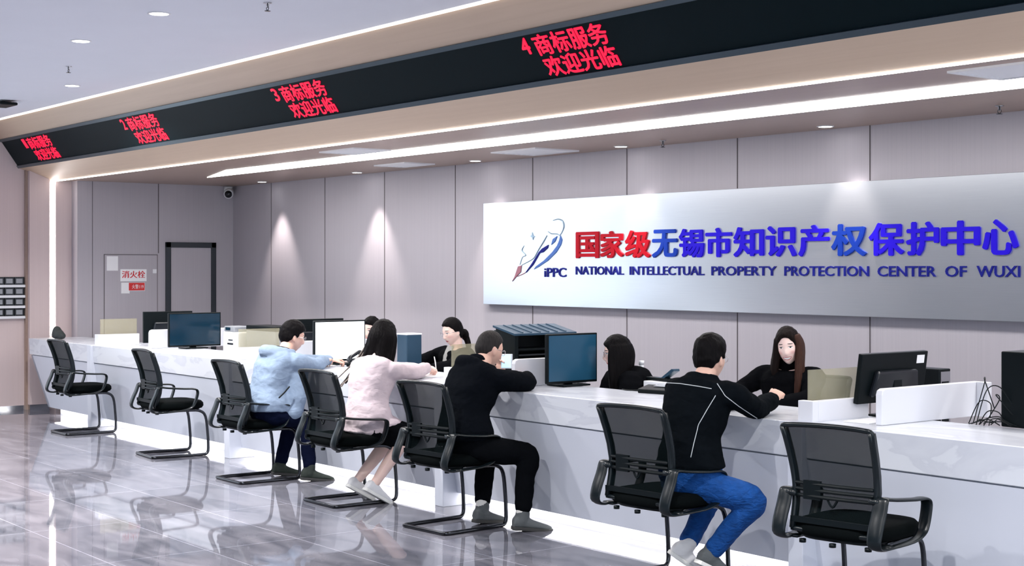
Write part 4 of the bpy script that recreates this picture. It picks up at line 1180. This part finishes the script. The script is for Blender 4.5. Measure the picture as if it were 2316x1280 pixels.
def skirt_flare(mb):
    rh = (J['hipR'] - J['hipL']).normalized()
    c = J['pelvis']
    mb.loft([(c + V(0, 0, .10), rh * .165, V(0, .125, 0)), (c + V(0, .02, .0), rh * .19, V(0, .16, 0)), (c + V(0, .04, -.03), rh * .20, V(0, .19, 0)), (c + V(0, .04, -.045), rh * .18, V(0, .17, 0))], n=28)
    for s_ in 'RL': mb.tube([J['hip' + s_] + V(0, 0, .02), J['hip' + s_].lerp(J['kn' + s_], .5) + V(0, 0, .035), J['hip' + s_].lerp(J['kn' + s_], .85) + V(0, 0, .03)], [.10, .085, .06], n=16)
top_garment(p, J, 'coat', 'coat_blush', 1.08, 1.24, 0, .96, extra=skirt_flare, sleeve=(.064, .06, .056, .05, .044))
mb = MB()
for s_ in 'RL': mb.tube([J['hip' + s_], J['hip' + s_].lerp(J['kn' + s_], .5), J['kn' + s_] + V(0, .01, -.005)], [.098, .102, .094], n=18, sub=4)
mb.loft([(J['pelvis'] + V(.0, .06, -.03), V(.16, 0, 0), V(0, 0, .08)), (J['pelvis'].lerp(J['knR'].lerp(J['knL'], .5), .6), V(.15, 0, 0), V(0, 0, .075)), (J['knR'].lerp(J['knL'], .5) + V(0, .03, -.03), V(.15, 0, 0), V(0, 0, .08))], n=24)
attach(local(mb.remeshed('skirt', .010, 3), J['L']), 'skirt', 'trousers_black', p)
for s_ in 'RL': shoe(p, J['L'], J['an' + s_], J['toe' + s_], 'shoe_white', 'sole_white', scale=.95, low=True)
mb = hair_cap(J['fr'], J['head'], .97, .024, scale=.97, seed=2, line=[(0, .06), (30, .052), (50, .02), (70, -.04), (95, -.08), (130, -.10), (180, -.105)])
k = strands(J['fr'], J['head'], [75, 92, 108, 124, 140, 155, 170, 185, 200, 215, 230, 245, 260, 278], .31, .030, .012, 5, .97, lean=V(.0, -.10, 0))
mb.add(k.v, k.f)
k2 = strands(J['fr'], J['head'], [190, 205, 222, 238], .36, .018, .05, 8, .97, .02, lean=V(-.10, -.12, 0))
mb.add(k2.v, k2.f)
hair(p, J, mb, 'hair_black', vox=.006)
hair(p, J, strands(J['fr'], J['head'], [188, 200, 212, 224, 236], .36, .007, .07, 11, .97, .03, start=-.02, lean=V(-.10, -.135, 0)), 'hair_highlight', 'hair_ends', vox=None)
o = thing('pen', 'white pen in the right hand of the woman in the blush coat', 'pen', (0, 0, 0))
w = J['wrR'] + V(-.01, .085, 0)
o.location = w
MB().tube([V(0, .01, -.045), V(.0, .0, .03), V(.0, -.01, .075)], [.0015, .0045, .004], n=8).build('barrel', 'white_plastic', o, smooth=True)

# man in a black hoodie, arms folded on the counter, holding up a phone
J = dict(pelvis=V(-7.50, 5.42, .54), neck=V(-7.575, 5.59, 1.005), head=V(-7.63, 5.70, 1.115), hf=V(.02, 1, -.28), bow=V(0, -.05, 0),
         shR=V(-7.40, 5.61, .935), shL=V(-7.75, 5.60, .945), elR=V(-7.46, 5.88, .905), wrR=V(-7.66, 6.03, .925), elL=V(-7.90, 5.86, .905), wrL=V(-7.975, 6.055, .915),
         knR=V(-7.21, 5.685, .475), knL=V(-7.66, 5.70, .47), anR=V(-7.20, 5.64, .095), anL=V(-7.57, 5.60, .095), toeR=V(.38, 1, -.12), toeL=V(-.05, 1, -.12))
p = person('man in a black hoodie and black trousers with cropped hair holding a phone', J, 'skin_tan', hands={'R': dict(curl=35, d=V(-1, .3, .1)), 'L': dict(curl=30, d=V(.05, .05, 1), up=V(-.5, .8, 0), scale=.88)})
def hood2(mb):
    c = J['neck'] + V(0, -.07, .035)
    mb.tube([J['neck'] + V(.085, .03, -.005), J['neck'] + V(.10, -.05, .0), c + V(.05, -.04, 0), c + V(-.05, -.04, 0), J['neck'] + V(-.10, -.05, .0), J['neck'] + V(-.085, .03, -.005)], [.03, .045, .05, .05, .045, .03], n=14, sub=4)
    mb.ellipsoid(c + V(0, -.015, -.05), V(.10, 0, 0), V(0, .045, .01), V(0, -.01, .075))
    mb.ellipsoid(J['head'] + V(.01, -.105, -.085), V(.085, .01, 0), V(0, .045, .02), V(0, -.02, .065))
top_garment(p, J, 'hoodie', 'hoodie_black', 1.16, 1.30, 0, .95, extra=hood2, sleeve=(.076, .07, .064, .056, .046))
trousers(p, J, 'trousers_black', 1.0, end=.84)
for s_ in 'RL':
    shoe(p, J['L'], J['an' + s_], J['toe' + s_], 'shoe_grey', 'sole_dark')
    a = J['an' + s_] - J['L']
    MB().tube([a + V(0, .0, -.01), a + V(0, -.003, .035)], [.042, .040], n=16, smooth=False).build('sock', 'sock_white', p, smooth=True)
hair(p, J, hair_cap(J['fr'], J['head'], thick=.011, rough=.001, side=.35, seed=3, line=[(0, .07), (35, .064), (60, .045), (76, .005), (95, .015), (115, -.02), (140, -.05), (180, -.062)]), 'hair_buzz')
glasses(p, J['L'], J['fr'], J['head'])
hp = J['wrL'] + V(.03, .06, .075)
o = thing('smartphone', 'phone with a lit blue screen held up by the man in the black hoodie', 'phone', at_t(1146, 817, 6.08), R(52))
MB().box(-.04, -.005, -.05, .04, .005, .05).build('casing', 'white_plastic', o, bevel=.003)
MB().box(-.034, -.0062, -.043, .030, -.004, .043).build('screen', 'phone_screen', o)

# man in a dark denim jacket and blue jeans
J = dict(pelvis=V(-5.50, 5.43, .545), neck=V(-5.515, 5.54, 1.055), head=V(-5.545, 5.62, 1.160), hf=V(-.22, 1, -.06), bow=V(0, -.03, 0),
         shR=V(-5.325, 5.57, .985), shL=V(-5.70, 5.53, .99), elR=V(-5.36, 5.78, .90), wrR=V(-5.475, 6.035, .925), elL=V(-5.80, 5.78, .905), wrL=V(-5.72, 6.02, .905),
         knR=V(-5.20, 5.60, .445), knL=V(-5.60, 5.735, .47), anR=V(-5.405, 5.49, .165), anL=V(-5.60, 5.50, .165), toeR=V(.22, .85, -.45), toeL=V(.42, .75, -.62))
p = person('man in a black denim jacket with white stitching and blue jeans', J, 'skin_tan', hands={'R': dict(curl=88, d=V(-.15, .8, .45), up=V(.5, -.3, .8), thumb=25), 'L': dict(curl=40)})
def collar(mb):
    n = J['neck']
    mb.tube([n + V(.065, .02, .01), n + V(.06, -.045, .02), n + V(0, -.072, .025), n + V(-.06, -.045, .02), n + V(-.065, .02, .01)], .022, n=12, sub=4)
jk = top_garment(p, J, 'jacket', 'jacket_black_denim', 1.12, 1.24, .10, .97, extra=collar, sleeve=(.072, .064, .058, .054, .05))
trousers(p, J, 'jeans_blue', .95, end=.92)
for s_ in 'RL': shoe(p, J['L'], J['an' + s_], J['toe' + s_], 'shoe_white' if s_ == 'L' else 'shoe_grey', 'sole_white')
hair(p, J, hair_cap(J['fr'], J['head'], thick=.026, seed=4, rough=.005, side=.4, line=[(0, .06), (35, .055), (60, .04), (76, .0), (95, .018), (115, -.02), (140, -.05), (180, -.065)]), 'hair_black')
glasses(p, J['L'], J['fr'], J['head'])
# seams: follow the jacket's own surface on the back and the sleeve
bvh = BVHTree.FromPolygons([v.co + J['L'] for v in jk.data.vertices], [tuple(q.vertices) for q in jk.data.polygons])
eye = V(0, 0, EYE)
for seam in ([(1508, 866), (1540, 868), (1580, 874), (1618, 881)], [(1618, 895), (1600, 925), (1580, 960), (1570, 1000), (1560, 1045)], [(1622, 868), (1640, 895), (1670, 918), (1700, 938), (1716, 948)]):
    pts = []
    for (x0, y0), (x1, y1) in zip(seam, seam[1:]):
        for k in range(4):
            hit = bvh.ray_cast(eye, ray(x0 + (x1 - x0) * k / 4, y0 + (y1 - y0) * k / 4))
            if hit[0] is not None: pts.append(hit[0] + hit[1] * .0012 - J['L'])
    if len(pts) > 2: MB().tube(pts, .0022, n=6, sub=2).build('seam_stitching', 'stitch_white', jk, smooth=True)

# ---- clerks behind the counter
def clerk_pose(c, yaw, head, hf, roll=0, lean=.04, armR=None, armL=None, z=.55):
    f = V(-math.sin(R(yaw)), math.cos(R(yaw)), 0); r = V(f.y, -f.x, 0)
    nk = V(*head) - V(hf[0], hf[1], 0).normalized() * .035 - V(0, 0, .135)
    pel = V(nk.x, nk.y, 0) - f * lean; pel.z = min(z, nk.z - .42)
    sh = nk - V(0, 0, .055)
    J = dict(pelvis=pel, neck=nk, head=V(*head), hf=V(*hf), roll=roll, rh=r, shR=sh + r * .165, shL=sh - r * .165)
    for s_, a, sg in (('R', armR, 1), ('L', armL, -1)):
        if a: J['el' + s_], J['wr' + s_] = V(*a[0]), V(*a[1])
        else:
            J['el' + s_] = sh + r * (sg * .20) + f * .10 - V(0, 0, .24); e = J['el' + s_]
            J['wr' + s_] = V(e.x, e.y, max(e.z, .785)) + f * .23 - r * (sg * .06); 
        J['kn' + s_] = pel + r * (sg * .10) + f * .40 + V(0, 0, -.05); J['an' + s_] = J['kn' + s_] - V(0, 0, J['kn' + s_].z - .09) - f * .02; J['toe' + s_] = f + V(0, 0, -.12)
    return J
def clerk(label, J, skin, top='suit_black', **kw):
    p = person(label, J, skin, slim=.95, hs=.96, **kw)
    trousers(p, J, 'trousers_black', .9)
    for s_ in 'RL': shoe(p, J['L'], J['an' + s_], J['toe' + s_], 'shoe_dark', 'sole_dark', scale=.9)
    return p
LONG = [(0, .066), (20, .060), (45, .035), (62, -.02), (80, -.05), (95, -.075), (130, -.10), (180, -.105)]
# hidden behind the woman in the blush coat
J = clerk_pose((-11.0, 7.1), 180, (-11.22, 7.06, 1.085), (.35, -1, -.10))
p = clerk('clerk half hidden behind the hair of the woman in the blush coat', J, 'skin_light')
top_garment(p, J, 'suit_jacket', 'suit_black', 1.08, 1.12)
hair(p, J, hair_cap(J['fr'], J['head'], .95, .018, scale=.96, seed=6, line=[(0, .066), (35, .058), (60, .03), (78, -.03), (95, -.04), (130, -.09), (180, -.10)]), 'hair_black')
# clerk with tied hair
J = clerk_pose((-10.1, 7.2), 180, (-10.10, 7.16, 1.105), (-.02, -1, -.20), roll=3, armR=((-10.36, 7.02, .86), (-10.12, 6.72, .81)), armL=((-9.88, 6.98, .84), (-9.93, 6.74, .80)))
p = clerk('clerk in a dark suit with tied back hair facing the writing woman', J, 'skin_light', hands={'R': dict(curl=45, scale=.85, d=V(.5, -1, 0), side=-1), 'L': dict(curl=35, scale=.85, d=V(-.4, -1, 0), side=1)})
top_garment(p, J, 'suit_jacket', 'suit_black', 1.08, 1.14)
r_, f_, u_ = J['fr']
n_ = J['neck']; fwd = V(0, -1, 0)
mb = MB().loft([(n_ + V(0, -.055, .02), V(.038, 0, 0), V(0, .02, 0)), (n_ + V(0, -.09, -.06), V(.045, 0, 0), V(0, .03, 0)), (n_ + V(0, -.115, -.20), V(.035, 0, 0), V(0, .03, 0)), (n_ + V(0, -.11, -.30), V(.02, 0, 0), V(0, .02, 0))], n=16)
mb.v = [q - J['L'] for q in mb.v]; mb.build('shirt_front', 'shirt_grey', p, smooth=True)
mb = hair_cap(J['fr'], J['head'], .95, .017, scale=.96, rough=.002, seed=7, line=[(0, .068), (35, .06), (60, .035), (78, .0), (95, .0), (115, -.04), (140, -.08), (180, -.095)])
mb.ellipsoid(J['head'] - f_ * .115 - u_ * .045, r_ * .045, f_ * .035, u_ * .05, 14, 10)
mb.tube([J['head'] - f_ * .12 - u_ * .05, J['head'] - f_ * .12 - u_ * .13 + r_ * -.02, J['head'] - f_ * .10 - u_ * .2 + r_ * -.03], [.03, .026, .01], n=10)
hair(p, J, mb, 'hair_black')
glasses(p, J['L'], J['fr'], J['head'], .96)
# long haired clerk in profile
J = clerk_pose((-7.4, 6.95), 160, (-7.455, 6.665, 1.065), (-.60, -.80, -.06), lean=.36, z=.50)
p = clerk('clerk in black with long dark hair and glasses seen in profile', J, 'skin_light')
top_garment(p, J, 'suit_jacket', 'suit_black', 1.16, 1.24, 0, 1.0, sleeve=(.078, .066, .058, .052, .044), extra=lambda m: m.tube([J['chest'].lerp(J['neck'], .5), J['neck'] - V(0, 0, .005)], [.085, .070], n=18, smooth=False))
mb = hair_cap(J['fr'], J['head'], .95, .020, scale=.96, seed=8, line=[(0, .055), (20, .048), (42, .02), (58, -.03), (80, -.06), (95, -.08), (130, -.10), (180, -.105)])
k = strands(J['fr'], J['head'], [-62, -72, -84, -96, -110, -124, -138, -152, -166, 180, 166, 150, 135, 120, 105, 92, 80], .34, .027, .012, 9, .96, lean=V(0, 0, 0))
mb.add(k.v, k.f); hair(p, J, mb, 'hair_black')
glasses(p, J['L'], J['fr'], J['head'], .96)
# smiling clerk
J = clerk_pose((-6.2, 7.0), 200, (-6.20, 6.98, 1.155), (.50, -.86, -.10), roll=6, lean=.02, armR=((-6.50, 6.86, .87), (-6.32, 6.66, .80)), armL=((-5.98, 6.92, .85), (-6.12, 6.68, .80)))
p = clerk('smiling clerk with long brown hair in a black turtleneck behind the counter', J, 'skin_smile', hands={'R': dict(curl=40, scale=.85, side=-1), 'L': dict(curl=40, scale=.85, side=1)})
top_garment(p, J, 'suit_jacket', 'suit_black', 1.10, 1.14)
n_ = J['neck']
MB().tube([q - J['L'] for q in (n_ - V(0, 0, .03), n_ + V(0, 0, .045))], [.072, .064], n=20, smooth=False).build('turtleneck', 'knit_black', p, smooth=True)
mb = hair_cap(J['fr'], J['head'], .95, .019, scale=.96, seed=12, line=[(0, .070), (14, .066), (34, .040), (52, -.005), (66, -.05), (95, -.08), (130, -.10), (180, -.105)])
k = strands(J['fr'], J['head'], [66, 80, 92, 104, 116, 128, 142, 156, 170, 184, 198, 212], .27, .026, .0, 13, .96)
mb.add(k.v, k.f); hair(p, J, mb, 'hair_dark_brown')
k = strands(J['fr'], J['head'], [-66, -74, -84, -94, -104, -114, -124], .43, .026, .03, 14, .96, lean=V(.01, -.085, 0), start=.06, wave=.014)
hair(p, J, k, 'hair_brown', 'hair_lock', vox=.006)
# her chair
dup(chair, (-6.33, 7.28, 0), R(205), 'black office chair on the staff side behind the smiling clerk')
